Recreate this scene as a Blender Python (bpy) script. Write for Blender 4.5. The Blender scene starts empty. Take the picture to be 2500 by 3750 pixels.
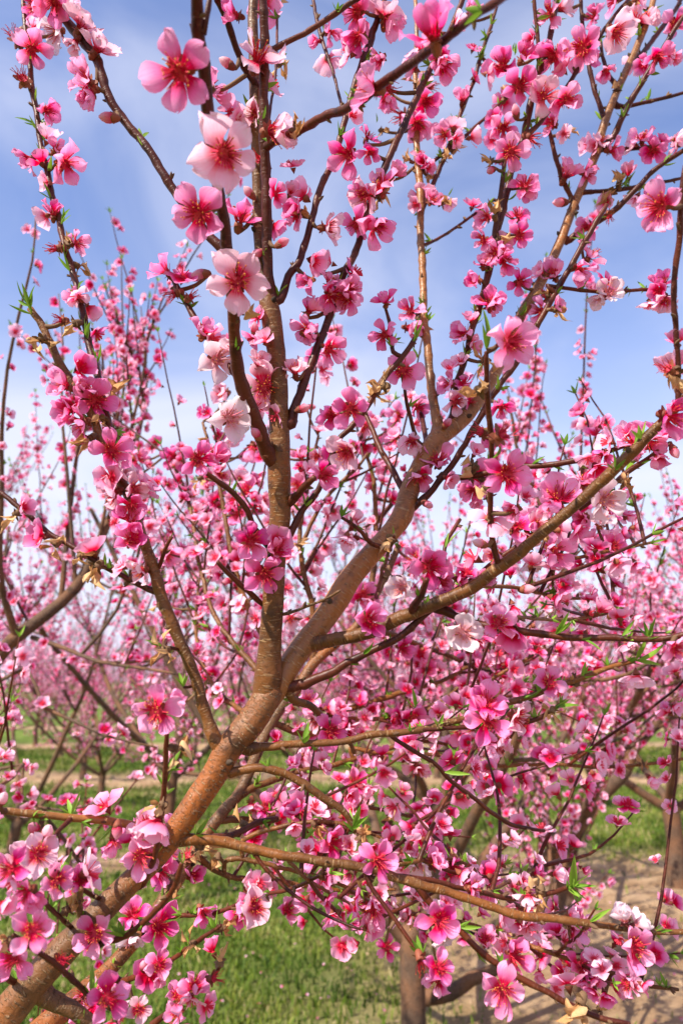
import bpy, math, random
import numpy as np
from mathutils import Vector, Matrix

# ------------------------------------------------------------------ camera, sky, sun, exposure
SC = bpy.context.scene
COL = SC.collection
CAM_H, PITCH = 1.25, math.radians(13.8)
cam_d = bpy.data.cameras.new('camera')
cam = bpy.data.objects.new('camera', cam_d); COL.objects.link(cam)
cam.location = (0, 0, CAM_H); cam.rotation_euler = (math.pi/2 + PITCH, 0, 0)
cam_d.sensor_fit = 'VERTICAL'; cam_d.sensor_height = 36.0; cam_d.lens = 24.0
cam_d.clip_start = 0.02; cam_d.clip_end = 900
cam_d.dof.use_dof = True; cam_d.dof.focus_distance = 0.60; cam_d.dof.aperture_fstop = 6.8
SC.camera = cam

SUN_AZ, SUN_EL = math.radians(227), math.radians(46)      # clockwise from +Y; sun stands behind the camera to its left
sun_dir = Vector((math.sin(SUN_AZ)*math.cos(SUN_EL), math.cos(SUN_AZ)*math.cos(SUN_EL), math.sin(SUN_EL)))
sun_d = bpy.data.lights.new('sun', 'SUN'); sun_d.energy = 4.9; sun_d.angle = math.radians(0.55); sun_d.color = (1.0, 0.91, 0.78)
sun = bpy.data.objects.new('sun', sun_d); COL.objects.link(sun)
sun.rotation_euler = sun_dir.to_track_quat('Z', 'Y').to_euler(); sun.location = sun_dir*30

world = bpy.data.worlds.new('World'); SC.world = world; world.use_nodes = True
def build_world():
    nt = world.node_tree; N = nt.nodes; L = nt.links; N.clear()
    out = N.new('ShaderNodeOutputWorld'); bg = N.new('ShaderNodeBackground'); bg.inputs['Strength'].default_value = 0.12
    sky = N.new('ShaderNodeTexSky'); sky.sky_type = 'NISHITA'; sky.sun_disc = False
    sky.sun_elevation = SUN_EL; sky.sun_rotation = SUN_AZ
    sky.air_density = 1.0; sky.dust_density = 1.0; sky.ozone_density = 2.0; sky.altitude = 0
    tc = N.new('ShaderNodeTexCoord')
    mp = N.new('ShaderNodeMapping'); mp.inputs['Scale'].default_value = (.8, 1.0, 1.7); mp.inputs['Rotation'].default_value = (0.1, 0.35, 0.5)
    mp.inputs['Location'].default_value = (0.4, 0.25, 0.1)
    nz = N.new('ShaderNodeTexNoise'); nz.inputs['Scale'].default_value = 2.1; nz.inputs['Detail'].default_value = 6; nz.inputs['Roughness'].default_value = .5
    nz.inputs['Distortion'].default_value = .7
    rp = N.new('ShaderNodeMapRange'); rp.inputs['From Min'].default_value = .34; rp.inputs['From Max'].default_value = .72
    rp.inputs['To Min'].default_value = .0; rp.inputs['To Max'].default_value = .58; rp.interpolation_type = 'SMOOTHSTEP'
    # the veil of thin cloud thickens towards the horizon, all the way round
    sx = N.new('ShaderNodeSeparateXYZ')
    hz = N.new('ShaderNodeMapRange'); hz.inputs['From Min'].default_value = 0.02; hz.inputs['From Max'].default_value = .62
    hz.inputs['To Min'].default_value = .80; hz.inputs['To Max'].default_value = 0.0; hz.interpolation_type = 'SMOOTHSTEP'
    ad = N.new('ShaderNodeMath'); ad.operation = 'ADD'; ad.use_clamp = True
    mx = N.new('ShaderNodeMix'); mx.data_type = 'RGBA'
    tint = N.new('ShaderNodeMix'); tint.data_type = 'RGBA'; tint.blend_type = 'MULTIPLY'; tint.inputs['Factor'].default_value = 1
    tint.inputs[7].default_value = (1.06, 1.04, 1.24, 1)
    mx.inputs[7].default_value = (4.3, 4.45, 5.4, 1)
    L.new(tc.outputs['Generated'], mp.inputs['Vector']); L.new(mp.outputs[0], nz.inputs['Vector']); L.new(nz.outputs['Fac'], rp.inputs['Value'])
    L.new(tc.outputs['Generated'], sx.inputs[0]); L.new(sx.outputs['Z'], hz.inputs['Value'])
    L.new(rp.outputs[0], ad.inputs[0]); L.new(hz.outputs[0], ad.inputs[1])
    L.new(sky.outputs[0], tint.inputs[6]); L.new(tint.outputs[2], mx.inputs[6]); L.new(ad.outputs[0], mx.inputs['Factor'])
    L.new(mx.outputs[2], bg.inputs['Color']); L.new(bg.outputs[0], out.inputs['Surface'])
build_world()
VS = SC.view_settings; VS.view_transform = 'Standard'; VS.look = 'None'; VS.gamma = 1; VS.use_curve_mapping = False; VS.exposure = 0.84
SC.cycles.max_bounces = 8; SC.cycles.transmission_bounces = 6; SC.cycles.diffuse_bounces = 4; SC.cycles.use_denoising = True
SC.cycles.sample_clamp_indirect = 6

rng = np.random.default_rng(11); random.seed(5)
FWD = np.array([0, math.cos(PITCH), math.sin(PITCH)]); UPV = np.array([0, -math.sin(PITCH), math.cos(PITCH)]); RGT = np.array([1.0, 0, 0])
CAM = np.array([0, 0, CAM_H])
ORIG = {1: (0, 0), 2: (1250, 0), 3: (0, 940), 4: (1250, 940), 5: (0, 1880), 6: (1250, 1880), 7: (0, 2810), 8: (1250, 2810)}
K = 1.2544
def u_(reg, X, Y): o = ORIG[reg]; return o[0]+X/K, o[1]+Y/K
def P(px, py, D): return CAM + D*(FWD + (px-1250)/2500*RGT - (py-1875)/2500*UPV)
def proj(p):
    q = np.asarray(p)-CAM; d = q@FWD
    return 1250+2500*(q@RGT)/d, 1875-2500*(q@UPV)/d, d
def nrm(v): v = np.asarray(v, float); return v/(np.linalg.norm(v)+1e-12)

# ------------------------------------------------------------------ materials
def new_mat(name):
    m = bpy.data.materials.new(name); m.use_nodes = True; nt = m.node_tree; nt.nodes.clear()
    return m, nt.nodes, nt.links
def ramp(N, stops, interp='LINEAR'):
    r = N.new('ShaderNodeValToRGB'); e = r.color_ramp; e.interpolation = interp
    while len(e.elements) < len(stops): e.elements.new(.5)
    for el, (p, c) in zip(e.elements, stops): el.position = p; el.color = (*c, 1)
    return r
def mixc(N, L, a, b, f, mode='MIX'):
    m = N.new('ShaderNodeMix'); m.data_type = 'RGBA'; m.blend_type = mode
    for s, v in ((6, a), (7, b)):
        if isinstance(v, tuple): m.inputs[s].default_value = (*v, 1)
        else: L.new(v, m.inputs[s])
    if isinstance(f, (int, float)): m.inputs['Factor'].default_value = f
    else: L.new(f, m.inputs['Factor'])
    return m.outputs[2]
def mrange(N, L, v, a, b, c=0., d=1., smooth=True):
    m = N.new('ShaderNodeMapRange'); m.interpolation_type = 'SMOOTHSTEP' if smooth else 'LINEAR'
    m.inputs['From Min'].default_value = a; m.inputs['From Max'].default_value = b; m.inputs['To Min'].default_value = c; m.inputs['To Max'].default_value = d
    L.new(v, m.inputs['Value']); return m.outputs[0]
def random_value(N, L):
    oi = N.new('ShaderNodeObjectInfo'); at = N.new('ShaderNodeAttribute'); at.attribute_name = 'tone'
    a = N.new('ShaderNodeMath'); a.operation = 'ADD'; L.new(oi.outputs['Random'], a.inputs[0]); L.new(at.outputs['Fac'], a.inputs[1])
    f = N.new('ShaderNodeMath'); f.operation = 'FRACT'; L.new(a.outputs[0], f.inputs[0]); return f.outputs[0]
def translucent_out(N, L, col, rough, trans, bump=None, spec=.25):
    out = N.new('ShaderNodeOutputMaterial'); p = N.new('ShaderNodeBsdfPrincipled'); t = N.new('ShaderNodeBsdfTranslucent'); mx = N.new('ShaderNodeMixShader')
    p.inputs['Roughness'].default_value = rough; p.inputs['Specular IOR Level'].default_value = spec
    L.new(col, p.inputs['Base Color']); L.new(col, t.inputs['Color']); mx.inputs[0].default_value = trans
    if bump is not None: L.new(bump, p.inputs['Normal']); L.new(bump, t.inputs['Normal'])
    L.new(p.outputs[0], mx.inputs[1]); L.new(t.outputs[0], mx.inputs[2]); L.new(mx.outputs[0], out.inputs['Surface'])

def petal_mat(name, base, mid, tip, vein, veins=True, second=None):
    """base..tip run from the claw to the rim of the petal; second = the colours of the palest flowers, mixed in at random"""
    m, N, L = new_mat(name)
    uv = N.new('ShaderNodeUVMap'); sp = N.new('ShaderNodeSeparateXYZ'); L.new(uv.outputs[0], sp.inputs[0])
    rv = random_value(N, L)
    jit = mrange(N, L, rv, 0, 1, -.07, .07, False)
    ad = N.new('ShaderNodeMath'); ad.operation = 'ADD'; L.new(sp.outputs['Y'], ad.inputs[0]); L.new(jit, ad.inputs[1])
    r1 = ramp(N, [(0.0, base), (.26, base), (.50, mid), (.82, tip), (1, tip)]); L.new(ad.outputs[0], r1.inputs[0]); col = r1.outputs[0]
    if second:
        r2 = ramp(N, [(0.0, second[0]), (.2, second[0]), (.45, second[1]), (.85, second[2])]); L.new(ad.outputs[0], r2.inputs[0])
        col = mixc(N, L, col, r2.outputs[0], mrange(N, L, rv, .05, .85))
    bump = None
    if veins:
        mp = N.new('ShaderNodeMapping'); mp.inputs['Scale'].default_value = (17, 1.3, 1); L.new(uv.outputs[0], mp.inputs[0])
        nz = N.new('ShaderNodeTexNoise'); nz.inputs['Scale'].default_value = 1; nz.inputs['Detail'].default_value = 3; nz.inputs['Distortion'].default_value = .5
        L.new(mp.outputs[0], nz.inputs['Vector'])
        v = mrange(N, L, nz.outputs['Fac'], .5, .68, 0, .62); col = mixc(N, L, col, vein, v)
        n2 = N.new('ShaderNodeTexNoise'); n2.inputs['Scale'].default_value = 3.5; n2.inputs['Detail'].default_value = 3; L.new(uv.outputs[0], n2.inputs['Vector'])
        col = mixc(N, L, col, tip, mrange(N, L, n2.outputs['Fac'], .5, .75, 0, .35))
        b = N.new('ShaderNodeBump'); b.inputs['Strength'].default_value = .25; b.inputs['Distance'].default_value = .0006
        L.new(nz.outputs['Fac'], b.inputs['Height']); bump = b.outputs[0]
    hs = N.new('ShaderNodeHueSaturation'); L.new(col, hs.inputs['Color'])
    L.new(mrange(N, L, rv, 0, 1, .9, 1.08, False), hs.inputs['Value']); L.new(mrange(N, L, rv, 0, 1, 1.08, .92, False), hs.inputs['Saturation'])
    translucent_out(N, L, hs.outputs[0], .55, .46, bump, .15); return m
M = {}
M['deep'] = petal_mat('petal_deep_pink', (.68, .004, .042), (.95, .12, .42), (.96, .33, .65), (.90, .06, .30))
M['pink'] = petal_mat('petal_pink', (.72, .006, .052), (.96, .23, .52), (.97, .46, .73), (.93, .14, .40))
M['light'] = petal_mat('petal_light_pink', (.82, .04, .11), (.96, .51, .67), (.96, .67, .80), (.94, .37, .55))
M['white'] = petal_mat('petal_white_pink', (.84, .42, .50), (.88, .68, .75), (.88, .76, .82), (.86, .58, .68))
M['mixed'] = petal_mat('petal_pink_far', (.72, .006, .052), (.95, .17, .46), (.96, .40, .68), (.8, .1, .3), False,
                       ((.80, .016, .09), (.96, .41, .64), (.97, .62, .79)))
def plain(name, c1, c2, rough=.6, trans=0., scale=40, coord='UV'):
    m, N, L = new_mat(name)
    tc = N.new('ShaderNodeTexCoord'); nz = N.new('ShaderNodeTexNoise'); nz.inputs['Scale'].default_value = scale; nz.inputs['Detail'].default_value = 3
    L.new(tc.outputs[coord], nz.inputs['Vector'])
    rv = random_value(N, L); a = N.new('ShaderNodeMath'); a.operation = 'MULTIPLY_ADD'; a.inputs[1].default_value = .5
    L.new(rv, a.inputs[0]); L.new(nz.outputs['Fac'], a.inputs[2])
    col = mixc(N, L, c1, c2, mrange(N, L, a.outputs[0], .35, 1.15))
    translucent_out(N, L, col, rough, trans); return m
M['filament'] = plain('stamen_filament_red', (.55, .012, .05), (.80, .07, .12), .5, .25)
M['filament_pale'] = plain('stamen_filament_pale', (.80, .22, .30), (.85, .42, .45), .5, .25)
M['anther'] = plain('anther_yellow', (.62, .12, .02), (.78, .38, .06), .7)
M['anther_dark'] = plain('anther_red', (.30, .03, .02), (.60, .16, .03), .7)
M['calyx'] = plain('calyx_red_brown', (.16, .035, .025), (.30, .10, .05), .6, .05)
M['calyx_brown'] = plain('bud_scale_brown', (.10, .05, .028), (.20, .12, .06), .8)
M['leaf'] = plain('young_leaf_green', (.12, .26, .02), (.26, .44, .05), .45, .35)
M['withered'] = plain('withered_petal_tan', (.50, .24, .08), (.74, .50, .26), .7, .3)
M['budpink'] = petal_mat('bud_petal', (.62, .04, .10), (.80, .22, .34), (.86, .46, .58), (.78, .16, .30))
M['budpale'] = petal_mat('bud_petal_pale', (.78, .22, .32), (.86, .48, .58), (.88, .62, .70), (.84, .38, .48))

def bark_mat(name, c_dark, c_mid, c_orange, lent, lent_amt, rough=.6, bump=.5, sheen=.35, orange_bias=.5):
    m, N, L = new_mat(name)
    uv = N.new('ShaderNodeUVMap'); tc = N.new('ShaderNodeTexCoord')
    n1 = N.new('ShaderNodeTexNoise'); n1.inputs['Scale'].default_value = 22; n1.inputs['Detail'].default_value = 5; n1.inputs['Roughness'].default_value = .6
    L.new(tc.outputs['Object'], n1.inputs['Vector'])
    n2 = N.new('ShaderNodeTexNoise'); n2.inputs['Scale'].default_value = 9; n2.inputs['Detail'].default_value = 4; L.new(tc.outputs['Object'], n2.inputs['Vector'])
    col = mixc(N, L, c_mid, c_orange, mrange(N, L, n2.outputs['Fac'], orange_bias-.12, orange_bias+.14))
    col = mixc(N, L, col, c_dark, mrange(N, L, n1.outputs['Fac'], .54, .74, 0, .85))
    n5 = N.new('ShaderNodeTexNoise'); n5.inputs['Scale'].default_value = 75; n5.inputs['Detail'].default_value = 5; n5.inputs['Roughness'].default_value = .65; L.new(tc.outputs['Object'], n5.inputs['Vector'])
    col = mixc(N, L, col, c_dark, mrange(N, L, n5.outputs['Fac'], .53, .70, 0, .7)); col = mixc(N, L, col, lent, mrange(N, L, n5.outputs['Fac'], .46, .28, 0, .35*lent_amt))
    mp = N.new('ShaderNodeMapping'); mp.inputs['Scale'].default_value = (170, 520, 1); L.new(uv.outputs[0], mp.inputs[0])
    n3 = N.new('ShaderNodeTexNoise'); n3.inputs['Scale'].default_value = 1; n3.inputs['Detail'].default_value = 2.5; n3.inputs['Roughness'].default_value = .6; n3.inputs['Distortion'].default_value = .6
    L.new(mp.outputs[0], n3.inputs['Vector'])
    le = mrange(N, L, n3.outputs['Fac'], .565, .64, 0, lent_amt); col = mixc(N, L, col, lent, le)
    n4 = N.new('ShaderNodeTexNoise'); n4.inputs['Scale'].default_value = 240; n4.inputs['Detail'].default_value = 4; L.new(tc.outputs['Object'], n4.inputs['Vector'])
    col = mixc(N, L, col, c_dark, mrange(N, L, n4.outputs['Fac'], .55, .75, 0, .6))
    hgt = N.new('ShaderNodeMath'); hgt.operation = 'ADD'; L.new(n5.outputs['Fac'], hgt.inputs[0]); L.new(le, hgt.inputs[1])
    b = N.new('ShaderNodeBump'); b.inputs['Strength'].default_value = bump; b.inputs['Distance'].default_value = .0022; L.new(hgt.outputs[0], b.inputs['Height'])
    p = N.new('ShaderNodeBsdfPrincipled'); out = N.new('ShaderNodeOutputMaterial')
    p.inputs['Roughness'].default_value = rough; p.inputs['Specular IOR Level'].default_value = sheen
    L.new(col, p.inputs['Base Color']); L.new(b.outputs[0], p.inputs['Normal']); L.new(p.outputs[0], out.inputs['Surface']); return m
M['bark'] = bark_mat('bark_old', (.028, .015, .008), (.130, .064, .026), (.27, .084, .016), (.40, .27, .15), .55, .5, 1.0, .35, .50)
M['bark_stem'] = bark_mat('bark_stem', (.036, .016, .007), (.120, .047, .013), (.20, .070, .015), (.42, .27, .13), .5, .45, .8, .3)
M['bark_gold'] = bark_mat('bark_golden', (.050, .022, .009), (.21, .086, .023), (.31, .118, .027), (.48, .32, .17), .5, .4, .5, .4)
M['bark_red'] = bark_mat('bark_shoot', (.018, .005, .004), (.060, .012, .007), (.110, .025, .009), (.22, .10, .06), .22, .42, .4, .24)
M['bark_far'] = bark_mat('bark_far', (.028, .019, .015), (.10, .062, .041), (.18, .085, .042), (.27, .19, .14), .6, .75, .8, .2)
M['scar'] = plain('bark_scar_dark', (.025, .018, .014), (.09, .06, .04), .9, 0, 90, 'Object')

# ------------------------------------------------------------------ mesh building
class Acc:
    def __init__(s): s.v = []; s.uv = []; s.t = []; s.q = []; s.tr = []; s.qm = []; s.tm = []; s.n = 0
    def add(s, v, uv, quads=None, tris=None, tone=0., mq=0, mt=0):
        v = np.asarray(v, float); s.v.append(v); s.uv.append(np.asarray(uv, float)); s.t.append(np.broadcast_to(np.asarray(tone, float), (len(v),)))
        if quads is not None and len(quads): q = np.asarray(quads, int)+s.n; s.q.append(q); s.qm.append(np.broadcast_to(mq, (len(q),)))
        if tris is not None and len(tris): q = np.asarray(tris, int)+s.n; s.tr.append(q); s.tm.append(np.broadcast_to(mt, (len(q),)))
        s.n += len(v)
    def mesh(s, name, mats, smooth=True, inv=None):
        me = bpy.data.meshes.new(name)
        if s.n == 0: return me
        v = np.concatenate(s.v); uv = np.concatenate(s.uv); t = np.concatenate(s.t)
        if inv is not None: A = np.array(inv); v = v@A[:3, :3].T + A[:3, 3]
        q = np.concatenate(s.q) if s.q else np.zeros((0, 4), int); tr = np.concatenate(s.tr) if s.tr else np.zeros((0, 3), int)
        mi = np.concatenate(s.qm+s.tm)
        loops = np.concatenate([q.ravel(), tr.ravel()]).astype(np.int32)
        starts = np.concatenate([np.arange(len(q))*4, len(q)*4+np.arange(len(tr))*3]).astype(np.int32)
        me.vertices.add(len(v)); me.vertices.foreach_set('co', v.astype(np.float32).ravel())
        me.loops.add(len(loops)); me.loops.foreach_set('vertex_index', loops)
        me.polygons.add(len(starts)); me.polygons.foreach_set('loop_start', starts)
        me.polygons.foreach_set('material_index', mi.astype(np.int32))
        me.update(calc_edges=True)
        me.polygons.foreach_set('use_smooth', np.full(len(starts), smooth))
        l = me.uv_layers.new(name='UVMap'); l.data.foreach_set('uv', uv[loops].astype(np.float32).ravel())
        a = me.attributes.new('tone', 'FLOAT', 'POINT'); a.data.foreach_set('value', t.astype(np.float32))
        for m in mats: me.materials.append(M[m])
        return me
def obj(name, me, parent=None, mat=None):
    o = bpy.data.objects.new(name, me); COL.objects.link(o)
    if parent is not None: o.parent = parent
    if mat is not None: o.matrix_basis = mat
    return o
def tag(o, label=None, cat=None, group=None, kind=None):
    if label: o['label'] = label
    if cat: o['category'] = cat
    if group: o['group'] = group
    if kind: o['kind'] = kind
    return o
def empty(name, loc=(0, 0, 0)):
    o = bpy.data.objects.new(name, None); COL.objects.link(o); o.location = loc; o.empty_display_size = .1; return o

def spline(pts, step):
    """Catmull-Rom through rows of pts (any columns), sampled about every step metres"""
    pts = np.asarray(pts, float); n = len(pts); out = []
    if n == 2: pts = np.array([pts[0], (pts[0]+pts[1])/2, pts[1]]); n = 3
    ext = np.vstack([2*pts[0]-pts[1], pts, 2*pts[-1]-pts[-2]])
    for i in range(1, n):
        p0, p1, p2, p3 = ext[i-1], ext[i], ext[i+1], ext[i+2]
        k = max(1, int(round(np.linalg.norm(p2[:3]-p1[:3])/step)))
        for t in np.arange(k)/k:
            out.append(.5*((2*p1)+(-p0+p2)*t+(2*p0-5*p1+4*p2-p3)*t*t+(-p0+3*p1-3*p2+p3)*t**3))
    out.append(pts[-1]); return np.array(out)
def frames(c):
    t = np.gradient(c, axis=0); t /= np.linalg.norm(t, axis=1)[:, None]+1e-12
    a = np.array([0, 1., 0]) if abs(t[0][1]) < .9 else np.array([1., 0, 0])
    n = np.zeros_like(c); x = nrm(np.cross(np.cross(t[0], a), t[0]))
    for i in range(len(c)):
        x = x - t[i]*(x@t[i]); x = x/(np.linalg.norm(x)+1e-12); n[i] = x
    return t, n, np.cross(t, n)
def tube(acc, c, r, sides=8, rough=0., mq=0, tone=0., cap=True, g=None):
    c = np.asarray(c, float); r = np.asarray(r, float); g = g or rng
    t, n, b = frames(c); k = len(c); ang = np.arange(sides+1)/sides*2*math.pi
    R = r[:, None]*np.ones((k, sides+1))
    if rough:
        w = g.normal(0, 1, (k, sides)); w = (w+np.roll(w, 1, 1)+np.roll(w, -1, 1))/3
        w[1:-1] = (w[:-2]+w[1:-1]+w[2:])/3; w = np.hstack([w, w[:, :1]]); R = R*(1+rough*w)
    v = c[:, None, :]+R[..., None]*(np.cos(ang)[None, :, None]*n[:, None, :]+np.sin(ang)[None, :, None]*b[:, None, :])
    s = np.concatenate([[0], np.cumsum(np.linalg.norm(np.diff(c, axis=0), axis=1))])
    uv = np.stack([np.broadcast_to(ang/(2*math.pi), (k, sides+1))*2*math.pi*r.mean(), np.broadcast_to(s[:, None], (k, sides+1))], -1)
    i, j = np.meshgrid(np.arange(k-1), np.arange(sides), indexing='ij'); w_ = sides+1
    q = np.stack([i*w_+j, i*w_+j+1, (i+1)*w_+j+1, (i+1)*w_+j], -1).reshape(-1, 4)
    vv = v.reshape(-1, 3); uu = uv.reshape(-1, 2); tris = []
    if cap:
        e = len(vv); vv = np.vstack([vv, c[-1]+t[-1]*r[-1]*.6]); uu = np.vstack([uu, uu[-1]])
        tris = [[(k-1)*w_+j, (k-1)*w_+j+1, e] for j in range(sides)]
    acc.add(vv, uu, q, tris, tone, mq, mq)
def nub(acc, p, d, ln, r, mq=0, sides=5):
    d = nrm(d); c = np.array([p-d*ln*.2, p+d*ln*.3, p+d*ln*.75, p+d*ln]); tube(acc, c, [r*.9, r, r*.6, r*.12], sides, 0, mq)

# ---- flower pieces; a flower faces +Z, is about 36 mm across at scale 1, petals lie out along +X
def petal_grid(g, nu=7, nv=8, L=.0178, W=.0150, cup=1., ruff=1., bend=.0):
    u = np.linspace(-1, 1, nu); v = np.array([0, .1, .24, .4, .56, .71, .84, .94, 1.0]) if nv == 9 else np.linspace(0, 1, nv)**.9
    V, U = np.meshgrid(v, u, indexing='ij')
    w = W/2*np.clip(.16+1.0*np.sin(np.clip(V, 0, 1)**1.15*math.pi*.62)**1.2, 0, 1.2)*np.sqrt(np.clip(1-np.clip((V-.55)/.47, 0, 1)**2.2, .02, 1))
    X = .0012+L*V*(1-.06*U**2*V) - .0012*np.exp(-(U/.18)**2)*(V > .93)
    Y = w*U
    ph = g.uniform(0, 6.28, 4); am = ruff*.0010
    Z = cup*(.55*Y**2/W + .0022*np.sin(V*math.pi*.9)*-1*.6) + bend*.006*V**2
    Z += am*V**2*(np.sin(U*3.1+ph[0])+.7*np.sin(U*6+V*4+ph[1])*np.abs(U)) + .0006*np.sin(V*7+ph[2])*U
    vv = np.stack([X, Y, Z], -1).reshape(-1, 3); uv = np.stack([(U+1)/2, V], -1).reshape(-1, 2)
    i, j = np.meshgrid(np.arange(len(v)-1), np.arange(nu-1), indexing='ij')
    q = np.stack([i*nu+j, (i+1)*nu+j, (i+1)*nu+j+1, i*nu+j+1], -1).reshape(-1, 4)
    return vv, uv, q
def rotz(a): c, s = math.cos(a), math.sin(a); return np.array([[c, -s, 0], [s, c, 0], [0, 0, 1.]])
def roty(a): c, s = math.cos(a), math.sin(a); return np.array([[c, 0, s], [0, 1, 0], [-s, 0, c]])
def rotx(a): c, s = math.cos(a), math.sin(a); return np.array([[1, 0, 0], [0, c, -s], [0, s, c]])
def add_calyx(acc, g, mq=0, sc=1., n=8):
    prof = [(-.0075, .0012), (-.0068, .0022), (-.0045, .0030), (-.0015, .0032), (.0004, .0030), (.0002, .0008)]
    ang = np.arange(n+1)/n*2*math.pi
    v = np.array([[r*math.cos(a), r*math.sin(a), z] for z, r in prof for a in ang])*sc; w = n+1
    uv = np.array([[a/6.28, z*30+.5] for z, r in prof for a in ang])
    q = [[i*w+j, i*w+j+1, (i+1)*w+j+1, (i+1)*w+j] for i in range(len(prof)-1) for j in range(n)]
    acc.add(v, uv, q, None, 0, mq)
    for k in range(5):                     # sepals
        a = 2*math.pi*(k+.5)/5+g.normal(0, .1); R = rotz(a)@roty(.25+g.normal(0, .25))
        s = np.array([[.002, -.0019, -.0008], [.002, .0019, -.0008], [.0042, -.0023, -.0004], [.0042, .0023, -.0004], [.0072, -.0008, .0004], [.0072, .0008, .0004]])*sc
        acc.add(s@R.T, s[:, :2]*60, [[0, 1, 3, 2], [2, 3, 5, 4]], None, 0, mq)
def add_stamens(acc, g, n=20, spread=.75, ln=.0105, mf=0, ma=1, wild=0.):
    for k in range(n):
        a = g.uniform(0, 6.28); th = spread*math.sqrt(g.uniform(.02, 1)); l = ln*g.uniform(.65, 1.15)
        d = np.array([math.cos(a)*math.sin(th), math.sin(a)*math.sin(th), math.cos(th)])
        p0 = np.array([math.cos(a), math.sin(a), 0])*.0020; bend = np.array([0, 0, 1.])*l*.12 + g.normal(0, 1, 3)*l*wild
        c = np.array([p0, p0+d*l*.5+bend*.6, p0+d*l])
        tube(acc, c, [.00042, .00034, .00028], 3, 0, mf, g.uniform(), False)
        o = np.array([[1, 0, 0], [0, 1, 0], [-1, 0, 0], [0, -1, 0], [0, 0, 1.1], [0, 0, -1.1]])*g.uniform(.00038, .0006)+c[-1]
        acc.add(o, o[:, :2]*50, None, [[0, 1, 4], [1, 2, 4], [2, 3, 4], [3, 0, 4], [1, 0, 5], [2, 1, 5], [3, 2, 5], [0, 3, 5]], g.uniform(), 0, ma)
    # the red inside of the cup
    ang = np.arange(8)/8*2*math.pi; v = np.vstack([[[0, 0, .0010]], np.stack([np.cos(ang)*.0044, np.sin(ang)*.0044, np.full(8, .0020)], 1)])
    acc.add(v, v[:, :2]*60, None, [[0, 1+j, 1+(j+1) % 8] for j in range(8)], 0, 0, mf)

gp = np.random.default_rng(3)
PET = {}
for kind in ('deep', 'pink', 'light', 'white'):
    for s in range(7):
        a = Acc(); v, uv, q = petal_grid(gp, 7, 9, L=.0178*gp.uniform(.94, 1.06), W=(.0152 if kind in ('light', 'white') else .0134)*gp.uniform(.82, 1.1), cup=gp.uniform(.4, 3.4), ruff=gp.uniform(1.2, 3.4), bend=gp.uniform(-.8, .9))
        a.add(v, uv, q); PET[kind, s] = a.mesh('petal', [kind])
STA = {}
for kind, mats in (('deep', ['filament', 'anther_dark']), ('pink', ['filament', 'anther']), ('light', ['filament', 'anther']), ('white', ['filament_pale', 'anther'])):
    for s in range(3):
        a = Acc(); add_stamens(a, gp, 30, gp.uniform(.6, .85), .0108); STA[kind, s] = a.mesh('stamens', mats)
CAL = []
for s in range(4):
    a = Acc(); add_calyx(a, gp); CAL.append(a.mesh('blossom', ['calyx']))
def flower_acc(acc, g, openang, nu=5, nv=6, mp=0, mc=1, mf=2, full=True, drop=0.):
    for k in range(5):
        if g.uniform() < drop: continue
        v, uv, q = petal_grid(g, nu, nv, L=.0178*g.uniform(.9, 1.08), W=.0152*g.uniform(.85, 1.1), cup=g.uniform(.6, 1.9), ruff=g.uniform(.6, 1.6), bend=g.uniform(-.3, .3))
        R = rotz(2*math.pi*k/5+g.normal(0, .08))@roty(-(openang+g.normal(0, .13)))@rotx(g.normal(0, .12)); acc.add(v@R.T+[0, 0, .0006], uv, q, None, 0, mp)
    if full:
        for k in range(9):
            a = g.uniform(0, 6.28); th = .75*math.sqrt(g.uniform()); d = np.array([math.cos(a)*math.sin(th), math.sin(a)*math.sin(th), math.cos(th)])*.0105
            n = nrm(np.cross(d, [.3, .8, .1]))*.0007
            vv = np.array([[0, 0, .001]-n, [0, 0, .001]+n, d+n, d-n]); acc.add(vv, vv[:, :2]*60, [[0, 1, 2, 3]], None, 0, mf)
    c = np.array([[.0028*math.cos(a), .0028*math.sin(a), .0010] for a in np.arange(6)*math.pi/3]+[[0, 0, .0045]]); acc.add(c, c[:, :2]*60, None, [[j, (j+1) % 6, 6] for j in range(6)], 0, 0, mf)
    c = np.array([[.0040*math.cos(a), .0040*math.sin(a), -.0003] for a in np.arange(6)*math.pi/3]+[[0, 0, -.0075]]); acc.add(c, c[:, :2]*60, None, [[(j+1) % 6, j, 6] for j in range(6)], 0, 0, mc)
def template(acc):
    """arrays of an Acc for numpy stamping"""
    return (np.concatenate(acc.v), np.concatenate(acc.uv), np.concatenate(acc.q) if acc.q else np.zeros((0, 4), int), np.concatenate(acc.tr) if acc.tr else np.zeros((0, 3), int),
            np.concatenate(acc.qm) if acc.qm else np.zeros(0, int), np.concatenate(acc.tm) if acc.tm else np.zeros(0, int))
MID = []; MIDMESH = []
for s in range(8):
    a = Acc(); flower_acc(a, gp, (.12, .3, .5, .8, .25, 1.0, .4, .65)[s], 5, 5, drop=(0, 0, 0, .1, 0, 0, .15, 0)[s]); MID.append(template(a)); MIDMESH.append(a.mesh('blossom', ['mixed', 'calyx', 'filament']))
LOW = []
for s in range(6):
    a = Acc(); flower_acc(a, gp, (.15, .35, .6, .9, .3, .7)[s], 3, 4, full=False, drop=.08); LOW.append(template(a))
def frame_from_z(n, g):
    n = nrm(n); a = g.normal(size=3); x = nrm(np.cross(a, n)); return np.stack([x, np.cross(n, x), n], 1)
def frames_from_z(n, g):
    n = n/np.linalg.norm(n, axis=1)[:, None]; a = g.normal(size=n.shape); x = np.cross(a, n); x /= np.linalg.norm(x, axis=1)[:, None]; return np.stack([x, np.cross(n, x), n], 2)
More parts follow.
